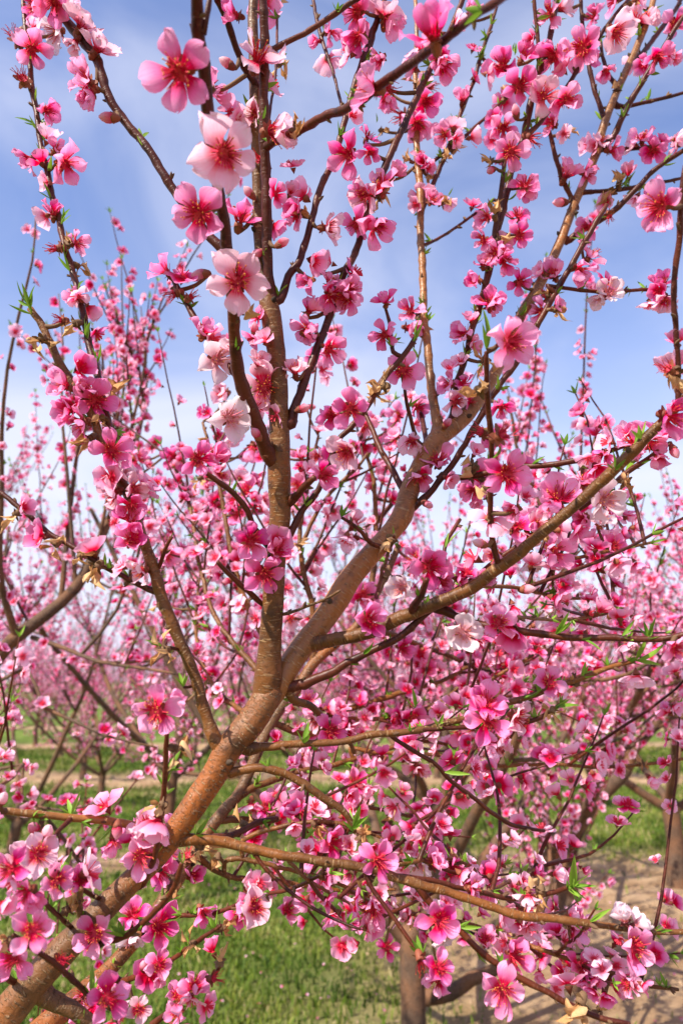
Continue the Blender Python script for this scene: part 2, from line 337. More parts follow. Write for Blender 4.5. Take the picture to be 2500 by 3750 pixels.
def stamp(acc, temps, pos, nor, sc, tone, g):
    pos = np.asarray(pos); nor = np.asarray(nor); sc = np.asarray(sc); tone = np.asarray(tone); which = g.integers(0, len(temps), len(pos))
    for k, (v, uv, q, t, qm, tm) in enumerate(temps):
        ix = np.where(which == k)[0]
        if not len(ix): continue
        R = frames_from_z(nor[ix], g)
        vv = np.einsum('nij,vj->nvi', R, v)*sc[ix][:, None, None]+pos[ix][:, None, :]
        off = (np.arange(len(ix))*len(v))[:, None, None]
        acc.add(vv.reshape(-1, 3), np.tile(uv, (len(ix), 1)), (q[None]+off).reshape(-1, 4), (t[None]+off).reshape(-1, 3), np.repeat(tone[ix], len(v)), np.tile(qm, len(ix)), np.tile(tm, len(ix)))
def leaf_grid(g, ln=.03, w=.0065, fold=.5, curl=.3):
    v = np.array([0, .12, .3, .5, .7, .88, 1.]); wv = w/2*np.array([.18, .55, .95, 1., .75, .38, .03]); r = []
    for vi, wi in zip(v, wv):
        z = curl*ln*vi*vi*.5
        for u in (-1, 0, 1): r.append([vi*ln, u*wi, z+abs(u)*wi*fold])
    uv = [[(u+1)/2, vi] for vi in v for u in (-1, 0, 1)]
    q = [[i*3+j, (i+1)*3+j, (i+1)*3+j+1, i*3+j+1] for i in range(6) for j in range(2)]
    return np.array(r), np.array(uv), np.array(q)
LEAF = []
for s in range(6):
    a = Acc(); v, uv, q = leaf_grid(gp, 1., gp.uniform(.13, .19), gp.uniform(.5, 1.1), gp.uniform(-.35, .35)); a.add(v, uv, q); LEAF.append(a.mesh('leaf', ['leaf']))
a = Acc()
for k in range(4):
    v, uv, q = leaf_grid(gp, .017*gp.uniform(.6, 1.1), .0042, .5, .3); R = rotz(k*1.7)@roty(-gp.uniform(.7, 1.35)); a.add(v@R.T, uv, q)
TUFT = [template(a)]
# buds, withered and spent blossoms
BUD = {}
for key in ('budpink', 'budpale'):
    for s in range(3):
        a = Acc(); prof = [(0, .0022), (.002, .0042), (.005, .0056), (.009, .0054), (.0128, .0034), (.0155, .0008)]; n = 10
        ang = np.arange(n+1)/n*2*math.pi
        vv = np.array([[r*(1+.10*math.sin(2.5*t_+z*300+s))*math.cos(t_+z*60), r*(1+.10*math.sin(2.5*t_+z*300+s))*math.sin(t_+z*60), z] for z, r in prof for t_ in ang])
        uv = np.array([[t_/6.28, z/.0155] for z, r in prof for t_ in ang]); w = n+1
        a.add(vv, uv, [[i*w+j, i*w+j+1, (i+1)*w+j+1, (i+1)*w+j] for i in range(5) for j in range(n)], None, 0, 0)
        BUD[key, s] = a.mesh('bud_petals', [key])
BUDCAL = []
for s in range(2):
    a = Acc(); prof = [(-.005, .0014), (-.0035, .0032), (0, .0046), (.003, .0055), (.0034, .0048)]; n = 8; ang = np.arange(n+1)/n*2*math.pi; w = n+1
    vv = np.array([[r*math.cos(t_), r*math.sin(t_), z+(.0016*math.cos(5*t_) if z > .002 else 0)] for z, r in prof for t_ in ang])
    a.add(vv, vv[:, :2]*60, [[i*w+j, i*w+j+1, (i+1)*w+j+1, (i+1)*w+j] for i in range(4) for j in range(n)], None, 0, 0); BUDCAL.append(a.mesh('bud', ['calyx']))
WITH = []
for s in range(5):
    a = Acc()
    for k in range(int(gp.integers(3, 6))):
        v, uv, q = petal_grid(gp, 6, 7, L=.0125*gp.uniform(.6, 1.1), W=.0085*gp.uniform(.5, 1.1), cup=gp.uniform(-4, 7), ruff=gp.uniform(4, 8), bend=gp.uniform(-2.2, 2.2))
        R = rotz(gp.uniform(0, 6.28))@roty(-gp.uniform(-.3, 1.5))@rotx(gp.normal(0, .8)); a.add(v@R.T, uv, q, None, gp.uniform(), 0)
    add_calyx(a, gp, 1, 1.15)
    WITH.append(a.mesh('withered_blossom', ['withered', 'calyx_brown']))
SPENT = []
for s in range(4):
    a = Acc(); add_calyx(a, gp, 2, 1.3); add_stamens(a, gp, 20, .6, .0125, 0, 1, .12); SPENT.append(a.mesh('spent_blossom', ['filament', 'anther_dark', 'calyx']))

# ------------------------------------------------------------------ ground
def ground_mask(N, L):
    """bare soil along the tree rows, grass between (world x, y)"""
    tc = N.new('ShaderNodeTexCoord'); return tc
def soil_amount(x, y):
    """1 on bare soil: a patch under the trees on the near side of the row, a strip further off, then a strip along each row behind"""
    x = np.asarray(x, float); y = np.asarray(y, float)
    a = 1/(1+np.exp(-(x-.18-.10*(y-2.5)+.18*np.sin(y*2.3)+.1*np.sin(x*5+y*3))*6)); a = a*1/(1+np.exp((y-5.6+.12*np.sin(x*3))*7))
    b = np.exp(-((y-5.3+.16*np.sin(x*2.1))/.42)**4)/(1+np.exp((x+.85)*5))
    c = np.exp(-((y-9.5+.2*np.sin(x*1.7))/.7)**4)+np.exp(-((y-14+.2*np.sin(x*1.7))/.7)**4)+np.exp(-((y-19)/.8)**4)
    return np.clip(np.maximum(np.maximum(a, b), c), 0, 1)
def ground_height(x, y):
    return .018*np.sin(x*1.9+.6)*np.sin(y*1.3)+.012*np.sin(x*4.3+y*3.1)+.006*np.sin(x*11+1)*np.sin(y*9.)
def build_ground():
    m, N, L = new_mat('orchard_ground')
    at = N.new('ShaderNodeAttribute'); at.attribute_name = 'tone'; tc = N.new('ShaderNodeTexCoord')
    def nz(s, d=5, r=.6):
        n = N.new('ShaderNodeTexNoise'); n.inputs['Scale'].default_value = s; n.inputs['Detail'].default_value = d; n.inputs['Roughness'].default_value = r; L.new(tc.outputs['Object'], n.inputs['Vector']); return n.outputs['Fac']
    soil = mixc(N, L, (.29, .18, .095), (.45, .31, .185), mrange(N, L, nz(3.2), .35, .66))
    soil = mixc(N, L, soil, (.115, .07, .04), mrange(N, L, nz(38), .54, .72, 0, .8))
    soil = mixc(N, L, soil, (.46, .36, .24), mrange(N, L, nz(120, 3), .60, .74, 0, .7))
    gr = mixc(N, L, (.09, .15, .022), (.17, .22, .045), mrange(N, L, nz(2.4), .36, .64))
    gr = mixc(N, L, gr, (.17, .16, .065), mrange(N, L, nz(6), .52, .75, 0, .7)); gr = mixc(N, L, gr, (.035, .065, .012), mrange(N, L, nz(60), .5, .75, 0, .8))
    col = mixc(N, L, gr, soil, at.outputs['Fac'])
    b = N.new('ShaderNodeBump'); b.inputs['Strength'].default_value = .9; b.inputs['Distance'].default_value = .02; L.new(nz(55, 6, .7), b.inputs['Height'])
    p = N.new('ShaderNodeBsdfPrincipled'); p.inputs['Roughness'].default_value = .95; p.inputs['Specular IOR Level'].default_value = .1; out = N.new('ShaderNodeOutputMaterial')
    L.new(col, p.inputs['Base Color']); L.new(b.outputs[0], p.inputs['Normal']); L.new(p.outputs[0], out.inputs['Surface']); M['ground'] = m
    xs = np.concatenate([[-400, -160, -70, -35], np.linspace(-16, 16, 200), [35, 70, 160, 400]]); ys = np.concatenate([[-400, -100, -30, -10], np.linspace(-3, 24, 200), [32, 50, 90, 200, 450]])
    Y, X = np.meshgrid(ys, xs, indexing='ij'); Z = ground_height(X, Y)*((np.abs(X) < 17) & (Y > -5) & (Y < 25))
    n = len(xs); i, j = np.meshgrid(np.arange(len(ys)-1), np.arange(n-1), indexing='ij'); q = np.stack([i*n+j, i*n+j+1, (i+1)*n+j+1, (i+1)*n+j], -1).reshape(-1, 4)
    a = Acc(); v = np.stack([X, Y, Z], -1).reshape(-1, 3); a.add(v, v[:, :2], q, None, soil_amount(X, Y).ravel())
    tag(obj('ground', a.mesh('ground', ['ground'])), 'bare tan soil and mown grass ground of the orchard', kind='structure')
    # grass blades
    g = np.random.default_rng(21); k = 210000
    y = 1.6+(g.uniform(0, 1, k)**1.5)*12; x = g.uniform(-1, 1, k)*(.56*y+.5); s = soil_amount(x, y)
    clump = .5+.5*np.sin(x*7+1.3*np.sin(y*5))*np.sin(y*8+x*2)
    keep = (g.uniform(0, 1, k) > s*1.0-.012) & (g.uniform(0, 1, k) < .45+.6*clump); x, y = x[keep], y[keep]; k = len(x)
    h = (.022+.034*g.uniform(0, 1, k)**2)*(1+.05*y); w = (.0016+.0012*g.uniform(0, 1, k))*(1+y*.22)
    az = g.uniform(0, 6.28, k); ln = g.uniform(.1, .75, k)*h; la = g.uniform(0, 6.28, k); z = ground_height(x, y)-.004
    bx, by = np.cos(az)*w, np.sin(az)*w; lx, ly = np.cos(la)*ln, np.sin(la)*ln
    v = np.stack([np.stack([x-bx, y-by, z], 1), np.stack([x+bx, y+by, z], 1), np.stack([x+lx*.4+bx*.8, y+ly*.4+by*.8, z+h*.6], 1), np.stack([x+lx*.4-bx*.8, y+ly*.4-by*.8, z+h*.6], 1), np.stack([x+lx, y+ly, z+h*(1-.3*ln/h)], 1)], 1)
    o = (np.arange(k)*5)[:, None]; a = Acc(); tone = np.repeat(np.clip(g.normal(.42, .25, k)+.2*clump[keep]-.1+.34*np.sin(x*3.1+2*np.sin(y*1.7))*np.sin(y*4.3+x), 0, .98), 5)
    a.add(v.reshape(-1, 3), np.tile(np.array([[0, 0], [1, 0], [1, .6], [0, .6], [.5, 1]]), (k, 1)), np.array([[0, 1, 2, 3]])+o, np.array([[3, 2, 4]])+o, tone)
    m, N, L = new_mat('grass_blades'); at = N.new('ShaderNodeAttribute'); at.attribute_name = 'tone'
    r = ramp(N, [(0, (.04, .085, .009)), (.36, (.115, .185, .018)), (.64, (.20, .235, .034)), (.84, (.29, .26, .09)), (1, (.46, .37, .19))]); L.new(at.outputs['Fac'], r.inputs[0])
    translucent_out(N, L, r.outputs[0], .55, .3); M['grass'] = m
    tag(obj('grass', a.mesh('grass', ['grass'], False)), 'short green orchard grass with dry straw blades between the tree rows', 'grass', kind='stuff')
    # clods, straw and fallen petals
    a = Acc(); k = 2600; y = 2.0+g.uniform(0, 1, k)**1.3*7; x = g.uniform(-.7, .75, k)*y; kp = g.uniform(0, 1, k) < .25+.75*soil_amount(x, y); x, y = x[kp], y[kp]
    for xi, yi in zip(x, y):
        s = g.uniform(.004, .014); an = g.uniform(0, 6.28, 6); rr = s*g.uniform(.6, 1.2, 6); t = np.sort(an)
        top = np.stack([xi+np.cos(t)*rr, yi+np.sin(t)*rr, np.full(6, 0.)], 1); zz = float(ground_height(xi, yi)); top[:, 2] = zz-.003
        v = np.vstack([top, (top-[xi, yi, zz])*.6+[xi, yi, zz+s*.5], [[xi, yi, zz+s*.7]]])
        a.add(v, v[:, :2]*10, [[j, (j+1) % 6, 6+(j+1) % 6, 6+j] for j in range(6)], [[6+j, 6+(j+1) % 6, 12] for j in range(6)], g.uniform(0, .9))
    M['clod'] = plain('soil_clod', (.20, .125, .07), (.38, .27, .17), .95, 0, 30, 'Object')
    tag(obj('soil_clods', a.mesh('soil_clods', ['clod'])), 'small clods and stones scattered over the bare soil', 'soil clods', kind='stuff')
    k = 900; y = 2.0+g.uniform(0, 1, k)**1.3*6; x = g.uniform(-.6, .65, k)*y; a = Acc(); v, uv, q = petal_grid(g, 3, 4)
    nn = np.stack([g.normal(0, .3, k), g.normal(0, .3, k), np.ones(k)], 1); kk = np.zeros((0, 3), int)
    stamp(a, [(v, uv, q, kk, np.zeros(len(q), int), np.zeros(0, int))], np.stack([x, y, ground_height(x, y)+.012+.03*(soil_amount(x, y) < .5)*g.uniform(0, 1, k)], 1), nn, np.full(k, .8), g.uniform(0, 1, k), g)
    tag(obj('fallen_petals', a.mesh('fallen_petals', ['mixed'])), 'fallen pink petals strewn over grass and soil', 'petals', kind='stuff')
build_ground()

# ------------------------------------------------------------------ the tree in front, traced branch by branch
TREE = empty('peach_tree', (-.50, .66, 0))
tag(TREE, 'big peach tree close in front, thick orange-brown forked limb, large pink blossoms', 'tree')
INV = Matrix.Translation(-TREE.location)
SAMP = []      # rows: px, py, D, x, y, z, r, branch index
def samples(): return np.concatenate(SAMP)
NBR = 0
EXT = []
def branch(name, spec, d0, d1, mat, sides=8, nodes=True, wig=.6, snap=True, taper_tip=None):
    """spec: 'region,X,Y,width ...' from the foot outwards; d0 None = spring from the nearest branch already built"""
    global NBR
    pts = []
    for w in spec.split():
        a = w.split(','); px, py = u_(int(a[0]), float(a[1]), float(a[2])); pts.append([px, py, float(a[3])/K])
    pts = np.array(pts); s = np.concatenate([[0], np.cumsum(np.hypot(*np.diff(pts[:, :2], axis=0).T))]); s /= s[-1]
    root = None
    if d0 is None:
        S = samples(); c = np.hypot(S[:, 0]-pts[0, 0], S[:, 1]-pts[0, 1])+(abs(np.log(S[:, 2]/d1))*150); k = int(c.argmin()); d0 = S[k, 2]; root = S[k, 3:6]; rr = S[k, 6]
    D = d0+(d1-d0)*s; W = [P(x, y, d) for (x, y, _), d in zip(pts, D)]; R = pts[:, 2]/2*D/2500
    if root is not None:
        W[0] = np.array(W[0]); gap = np.linalg.norm(W[0]-root)
        if gap > 1e-4 and gap < .12:
            if gap > .6*R[0]: W = [root]+W; R = np.concatenate([[min(R[0]*1.1, rr*.8)], R])
            else: W[0] = root
        if len(R) > 1: R = np.array(R); R[0] = min(R[0]*1.15, rr*.85)
    if pts[-1, 1] < 0 or pts[-1, 0] < -20 or pts[-1, 0] > 2510:      # it goes on beyond the picture and thins out
        e = nrm(W[-1]-W[-2]); l = .14+25*R[-1]; p0 = np.array(W[-1]); W = list(W)+[p0+e*l*.5+[0, 0, .012], p0+e*l+[0, 0, .04]]; R = np.concatenate([R, [R[-1]*.6, .0012]]); EXT.append(np.array(W[-3:]))
    arr = np.column_stack([np.array(W), R]); thick = R.max()
    c = spline(arr, .006 if thick < .008 else .008); cc = c[:, :3].copy(); r = np.clip(c[:, 3], .0006, None)
    n = len(cc); j = rng.normal(0, 1, (n, 3)); ker = np.ones(min(7, n))/min(7, n)
    for k in range(3): j[:, k] = np.convolve(j[:, k], ker, 'same')
    j[0] = 0; cc += j*np.minimum(r, .0035)[:, None]*wig
    a = Acc()
    if nodes:                                           # swellings and dormant buds at the nodes
        st = max(2, int(rng.uniform(.018, .03)/.006)); idx = np.arange(st, n-1, st); 
        for i in idx: r[i] *= 1.12
        tube(a, cc, r, sides, .05)
        t, nn, bb = frames(cc)
        for i in idx:
            if rng.uniform() < .62:
                an = rng.uniform(0, 6.28); d = math.cos(an)*nn[i]+math.sin(an)*bb[i]; s_ = rng.uniform(.7, 1.3)
                for q in range(int(rng.integers(1, 3))): nub(a, cc[i]+d*r[i]*.8, d*.8+t[i]*.7+rng.normal(0, .3, 3), .0046*s_, .0013*s_, 1)
    else:
        m_ = np.convolve(rng.normal(0, 1, n+8), np.ones(9)/9, 'valid'); r *= 1+.09*m_
        tube(a, cc, r, sides, .055)
        t, nn, bb = frames(cc)
        for i in range(3, n-2):                         # old leaf scars and knots standing proud
            if rng.uniform() < .09:
                an = rng.uniform(0, 6.28); d = math.cos(an)*nn[i]+math.sin(an)*bb[i]; nub(a, cc[i]+d*r[i]*.93, d+t[i]*.5, .0035+.12*r[i], .0016+.10*r[i], 1, 6)
    if root is not None and thick > .003:               # swollen dark collar where it springs from the older wood
        k = min(3, n-1); tube(a, cc[:k+1], r[:k+1]*np.linspace(1.12, 1.02, k+1), sides, .12, 0)
    o = obj(name, a.mesh(name, [mat, 'scar' if not nodes else 'calyx_brown'], inv=INV), TREE)
    q = np.array([proj(p) for p in cc]); SAMP.append(np.column_stack([q, cc, r, np.full(n, NBR)])); NBR += 1
    return cc, r
def B(spec, d1, mat='bark_red', d0=None, name='branch', sides=8, nodes=True, wig=.6): return branch(name, spec, d0, d1, mat, sides, nodes, wig)

# trunk and the two limbs that leave the frame at the lower corner
_foot = [np.array([-.50, .66, -.05]), np.array([-.50, .66, .10]), np.array([-.485, .645, .32]), np.array([-.44, .60, .58])]
_m = [P(*u_(7, -260, 1520), .46)]
arr = np.column_stack([np.array(_foot+_m), [.075, .062, .055, .048, .023]]); c_ = spline(arr, .02); a = Acc(); tube(a, c_[:, :3], c_[:, 3], 16, .06)
obj('trunk', a.mesh('trunk', ['bark', 'scar'], inv=INV), TREE)
B("7,-260,1520,184 7,-120,1330,172 7,30,1130,152 7,180,960,141 7,330,800,125 7,560,560,110 7,720,400,110 7,860,220,117 7,980,40,120 5,1050,1080,126 5,1150,960,134 5,1225,850,128 5,1255,800,104", .56, 'bark', .46, 'limb', 24, False, .3)
B("5,1215,870,120 5,1232,760,128 5,1240,640,104 5,1255,450,100 5,1265,200,95 5,1285,0,97 3,1280,1000,104 3,1285,850,92 3,1275,600,86 3,1260,400,90 3,1245,265,94 3,1215,130,66 1,1190,1100,52 1,1180,800,50 1,1175,500,50 1,1165,200,48 1,1160,80,46 1,1165,-80,42", .60, 'bark_stem', .56, 'limb', 20, False, .3)
B("5,1215,880,110 5,1275,790,110 5,1330,695,105 5,1400,600,103 5,1480,500,105 6,0,365,109 6,60,275,99 6,130,190,96 6,210,100,96 6,280,10,96 4,310,1085,90 4,370,960,90 4,430,850,86 4,500,790,77 4,560,740,72 4,640,640,59 4,720,510,52 4,780,380,48 4,830,260,46 4,880,180,48 4,930,90,48 2,985,1160,44 2,1060,960,41 2,1110,840,39 2,1170,700,39 2,1200,580,37 2,1250,450,35 2,1310,310,33 2,1360,200,31 2,1400,90,28 2,1440,-40,26", .86, 'bark_gold', .56, 'limb', 20, False, .3)
B("5,1400,600,70 5,1480,590,64 6,0,575,60 6,130,545,62 6,250,490,65 6,400,430,65 6,500,390,62 6,600,345,60 6,700,270,58 6,800,200,58 6,880,130,55 6,960,60,52 4,1060,1160,50 4,1150,1080,50 4,1250,980,52 4,1350,880,48 4,1430,790,44 4,1500,720,42 4,1568,650,40 4,1700,520,36 4,1850,330,26", .46, 'bark_stem', None, 'limb', 16, False, .4)
B("7,-200,1520,128 7,60,1330,119 7,250,1150,102 7,400,1020,85 7,500,930,75 7,570,860,70 7,680,720,65 7,760,600,63 7,960,280,60 7,1040,180,54 7,1110,90,51 5,1250,950,51 5,1370,800,49 5,1450,680,48 6,60,520,39 6,180,330,34 6,260,150,29", .95, 'bark', .56, 'limb', 14, False, .4)
B("7,150,1020,94 7,230,1070,78 7,330,1110,71 7,420,1190,66 7,520,1300,51", .50, 'bark', None, 'limb', 14, False)
# upright and spreading branches
B("3,1250,230,52 3,1238,100,46 1,1226,1000,48 1,1222,800,46 1,1215,600,45 1,1205,300,44 1,1205,100,42 1,1205,-80,38", .54, 'bark_red', None, 'branch', 12)
B("3,1290,945,80 3,1240,920,70 3,1195,830,65 3,1150,700,62 3,1110,560,60 3,1085,400,55 3,1072,250,52 1,1040,1120,50 1,1025,1010,52 1,1000,850,52 1,965,600,58 1,950,480,60 1,935,300,60 1,910,100,56 1,900,-60,52", .385, 'bark_red', None, 'branch', 12)
B("1,935,150,30 1,948,80,28 1,962,0,24 1,970,-60,22", .40)
B("3,1215,185,50 1,1040,1165,46 1,990,1110,44 1,880,990,40 1,800,880,40 1,690,700,38 1,590,560,38 1,500,430,40 1,450,290,42 1,370,180,44 1,290,80,40 1,220,-40,36", .60, 'bark_red', None, 'branch', 10)
B("5,1005,1060,70 5,970,980,56 5,920,850,50 5,870,700,50 5,820,580,52 5,760,420,52 5,720,300,52 5,680,190,50 3,590,1110,46 3,560,1050,45 3,520,950,42 3,450,800,40 3,385,670,36 3,330,580,38 3,260,470,35 3,200,330,32 3,140,240,30", .58, 'bark_stem', None, 'branch', 12)
B("3,520,900,36 3,495,740,34 3,460,580,33 3,445,500,34 3,410,400,33 3,385,270,32 3,350,130,30 3,310,0,28 1,285,1060,28 1,260,950,28 1,235,850,28 1,195,700,25 1,175,560,25 1,150,430,25 1,140,300,24 1,120,130,22 1,100,-40,18", .74)
B("5,735,370,28 5,640,330,26 5,540,270,25 5,440,220,25 5,330,150,24 5,220,80,22 5,130,0,22 3,100,1160,22 3,40,1110,22 3,-60,1020,20", .60)
B("5,728,250,20 5,760,160,18 5,790,110,15", .54)
B("5,832,625,16 5,790,620,15 5,750,612,13", .53)
B("5,880,795,16 5,862,800,14 5,845,800,12", .54)
B("3,1265,720,34 3,1120,590,30 3,1000,430,28 3,900,290,28 3,850,200,26 3,800,110,24", .64)
B("5,1240,150,34 5,1165,60,30 3,1140,1165,28 3,1070,1080,26 3,1000,1030,24 3,930,980,22", .54)
B("5,1210,418,26 5,1150,360,25 5,1080,300,24 5,1000,225,20", .53)
B("3,1300,200,40 3,1330,90,36 3,1380,0,33 1,1430,1000,30 1,1480,850,30 1,1530,730,28 2,15,560,28 2,60,400,30 2,110,250,34 2,140,170,36 2,165,100,28 2,200,0,22", .66, 'bark_red', None, 'branch', 10)
B("3,1335,765,50 3,1345,710,44 3,1400,570,40 3,1450,450,40 3,1510,290,36 4,10,90,34 4,50,0,32 2,130,950,34 2,240,680,32 2,310,540,30 2,380,370,30 2,420,290,28 2,500,130,26 2,555,0,24 2,580,-60,22", .70, 'bark_red', None, 'branch', 10)
B("3,1320,1140,40 3,1390,1070,34 3,1445,1015,28", .54)
B("5,1320,120,36 3,1400,1150,30 3,1450,1085,28 4,-20,860,27 4,40,790,27 4,110,700,28 4,200,560,28 4,260,490,27 4,310,420,25 4,335,375,22", .60)
B("4,445,850,64 4,445,775,52 4,420,650,42 4,400,480,38 4,390,330,36 4,375,150,34 2,365,1179,34 2,360,1060,33 2,358,900,34 2,350,780,34 2,345,640,28 2,345,480,24 2,338,330,22 2,345,170,20 2,335,0,18", .86, 'bark_gold', None, 'branch', 12)
B("4,480,810,44 4,505,720,32 4,530,590,30 4,570,440,30 4,600,330,32 4,640,200,32 4,680,50,32 2,705,1110,31 2,740,960,32 2,770,820,31 2,805,720,31 2,840,600,32 2,870,470,31 2,910,320,28 2,960,150,26 2,990,0,22", .74, 'bark_red', None, 'branch', 10)
B("2,690,1150,28 2,715,1000,25 2,735,850,22 2,747,735,18", .70)
B("4,310,1165,40 4,400,1085,32 4,460,1010,30 4,520,930,30 4,565,860,28 4,620,770,28 4,680,660,28 4,740,570,28 4,800,490,28 4,850,410,28 4,890,330,28 4,950,220,28 4,1020,100,28 2,1085,1170,27 2,1130,1090,26 2,1180,1000,24 2,1215,940,20", .66, 'bark_red', None, 'branch', 10)
B("2,1035,1110,34 2,1090,1070,30 2,1160,1030,28 2,1270,950,26 2,1350,870,24 2,1430,790,22 2,1500,740,22 2,1600,670,20", .74)
B("6,735,255,34 6,715,220,28 6,695,130,27 6,685,0,26 4,685,1100,26 4,690,900,25 4,685,800,26 4,675,680,27 4,668,540,24 4,665,440,20", .47)
B("5,1320,800,56 5,1370,785,50 5,1450,760,45 6,0,710,38 6,100,655,35 6,230,585,33 6,330,510,33 6,440,420,30 6,530,350,26 6,640,270,25 6,780,170,25 4,1160,1110,26 4,1300,990,25 4,1400,930,24 4,1510,855,20", .56, 'bark_red', None, 'branch', 10)
B("4,470,1000,34 4,560,1012,28 4,680,990,26 4,800,966,26 4,900,960,28 4,1020,945,28 4,1150,915,26 4,1290,870,22", .58)
B("6,440,445,44 6,520,480,36 6,650,515,34 6,800,535,33 6,950,550,32 6,1100,568,31 6,1250,570,30 6,1400,575,28 6,1600,552,26", .50, 'bark_red', None, 'branch', 10)
B("5,1150,1080,60 5,1190,1075,42 5,1300,1068,35 5,1420,1060,32 6,0,1050,30 6,140,1020,31 6,280,1005,30 6,440,975,30 6,560,940,28 6,720,880,28 6,830,850,26 6,950,810,24 6,1100,755,24 6,1220,710,22 6,1345,678,18", .58, 'bark_stem', None, 'branch', 10)
B("6,360,995,22 6,480,990,20 6,600,985,20 6,750,975,21 6,880,950,22 6,960,910,20 6,1005,875,16", .56)
B("6,225,1022,20 6,330,1090,20 6,430,1150,20 8,500,60,20 8,600,140,20 8,700,220,20 8,800,270,18 8,935,292,14", .60)
B("7,1060,20,48 7,1110,10,40 7,1200,5,38 7,1290,30,36 7,1390,80,36 7,1480,140,35 8,0,195,32 8,40,250,26 8,60,300,20", .54, 'bark_stem', None, 'branch', 10)
B("5,1340,850,40 5,1400,870,34 5,1460,910,32 5,1500,955,28 6,30,1040,22 6,60,1100,18", .62, 'bark_stem')
B("7,840,330,59 7,880,330,48 7,960,335,44 7,1080,360,44 7,1200,385,42 7,1350,410,40 7,1568,450,39 8,100,465,38 8,200,490,39 8,330,530,40 8,450,565,37 8,560,600,35 8,700,645,35 8,820,680,37 8,950,690,34 8,1100,710,31 8,1250,730,27 8,1400,750,25 8,1568,752,23 8,1720,750,21", .50, 'bark_stem', None, 'branch', 14)
B("8,340,535,36 8,390,600,31 8,440,650,28 8,530,730,28 8,620,820,28 8,730,910,28 8,830,970,28 8,950,1030,26 8,1060,1090,26 8,1180,1150,24 8,1320,1178,20", .48)
B("8,105,470,24 8,130,540,20 8,170,600,20 8,250,710,20 8,330,820,19 8,375,875,16", .49)
B("8,230,495,28 8,430,525,24 8,520,550,22 8,680,580,22 8,800,600,22 8,950,580,22 8,1055,550,20", .56)
B("7,1170,385,24 7,1200,440,18 7,1250,500,16 7,1330,570,16 7,1430,640,15 7,1568,710,14 8,90,745,12", .49)
B("7,960,330,36 7,1030,322,32 7,1100,300,30 7,1180,255,29 7,1275,238,26", .58)
B("7,600,720,24 7,800,685,20 7,900,680,20 7,1030,655,19 7,1200,590,18 7,1350,550,17 7,1505,482,15", .57)
B("7,455,815,32 7,480,800,27 7,560,780,26 7,640,730,26 7,720,650,26 7,790,570,26 7,820,490,26 7,832,440,22", .45)
B("7,650,540,34 7,680,480,29 7,710,400,28 7,730,280,27 7,745,150,26 7,760,10,24 5,762,1100,22 5,768,1000,20", .46)
B("7,780,290,44 7,700,275,38 7,580,255,36 7,450,240,34 7,330,230,32 7,200,215,32 7,70,205,32 7,-60,195,30", .48, 'bark_gold', None, 'branch', 10)
B("7,325,232,24 7,280,280,20 7,228,342,17", .47)
B("7,475,610,26 7,465,605,22 7,400,570,20 7,320,520,19 7,250,470,16", .45)
B("7,330,745,24 7,320,730,21 7,230,640,20 7,165,565,17", .44)
B("7,100,1000,30 7,30,960,30 7,-20,830,26 7,-40,740,20", .44)
B("7,520,1110,26 7,440,1070,24 7,400,1040,25 7,330,980,26 7,240,900,26 7,150,830,24 7,60,765,18", .41, 'bark_red', .455)
B("7,375,680,34 7,370,650,30 7,373,600,27 7,376,560,26", .46, 'bark')
B("7,555,985,30 7,680,940,23 7,800,870,21 7,920,790,20 7,1015,728,15", .60)
B("7,700,1185,34 7,760,1130,26 7,850,1060,24 7,950,990,22 7,1020,900,16", .56, 'bark_red', .58)
B("5,1300,465,16 5,1400,430,13 5,1500,390,12 5,1562,353,12", .53, 'bark')
B("6,160,400,22 6,165,370,20 6,190,260,18 6,242,105,15", .55)
B("6,320,455,40 6,345,410,34 6,372,365,30 6,388,305,24", .52)
B("6,480,380,22 6,470,160,18 6,510,80,18 6,545,25,14", .60)
B("1,1215,690,44 1,1280,640,39 1,1400,580,38 1,1500,530,38 2,0,505,40 2,100,450,42 2,200,380,42 2,300,310,40 2,400,240,40 2,500,170,40 2,600,80,38 2,720,0,36 2,830,-80,34", .335, 'bark_red', None, 'branch', 12)
B("1,1180,400,36 1,1125,310,33 1,1090,230,30 1,1050,110,30 1,1000,0,29 1,975,-60,26", .55)
B("1,1205,250,28 1,1325,190,25 1,1400,150,24 1,1480,100,24 2,0,40,24 2,60,0,22 2,120,-40,20", .55)
B("1,1220,700,16 1,1245,500,13 1,1268,300,12 1,1275,40,11 1,1278,-50,10", .70)
B("2,20,560,18 1,1550,420,14 1,1520,300,15 1,1470,150,18 1,1440,0,16 1,1430,-40,15", .72)
B("2,368,975,28 2,400,900,23 2,450,780,22 2,510,620,20 2,555,500,20 2,610,350,18 2,660,190,18 2,712,35,14", .86)
B("2,365,775,22 2,460,710,16 2,560,630,16 2,660,540,15 2,735,465,13", .82)
B("2,370,1130,22 2,385,1125,15 2,500,1060,14 2,600,990,13 2,705,915,11", .82)
B("2,835,630,26 2,930,540,21 2,1010,430,20 2,1090,310,20 2,1160,210,20 2,1230,100,18 2,1315,0,15", .74)
B("2,1075,955,28 2,1060,920,23 2,1020,840,21 2,970,680,20 2,935,520,15", .78)
B("2,1215,565,28 2,1200,520,23 2,1170,430,22 2,1130,290,20 2,1105,120,18 2,1095,-20,16", .82)
B("2,900,350,22 2,905,300,18 2,900,150,18 2,888,0,16 2,885,-40,15", .72)
B("2,1265,490,24 2,1290,490,19 2,1400,470,17 2,1590,420,14", .82)
B("2,1185,690,36 2,1240,640,29 2,1310,500,27 2,1380,380,26 2,1450,270,24 2,1510,170,22 2,1600,30,18", .78)
B("2,1330,290,30 2,1370,250,25 2,1430,180,23 2,1520,60,20 2,1560,-20,18", .90)
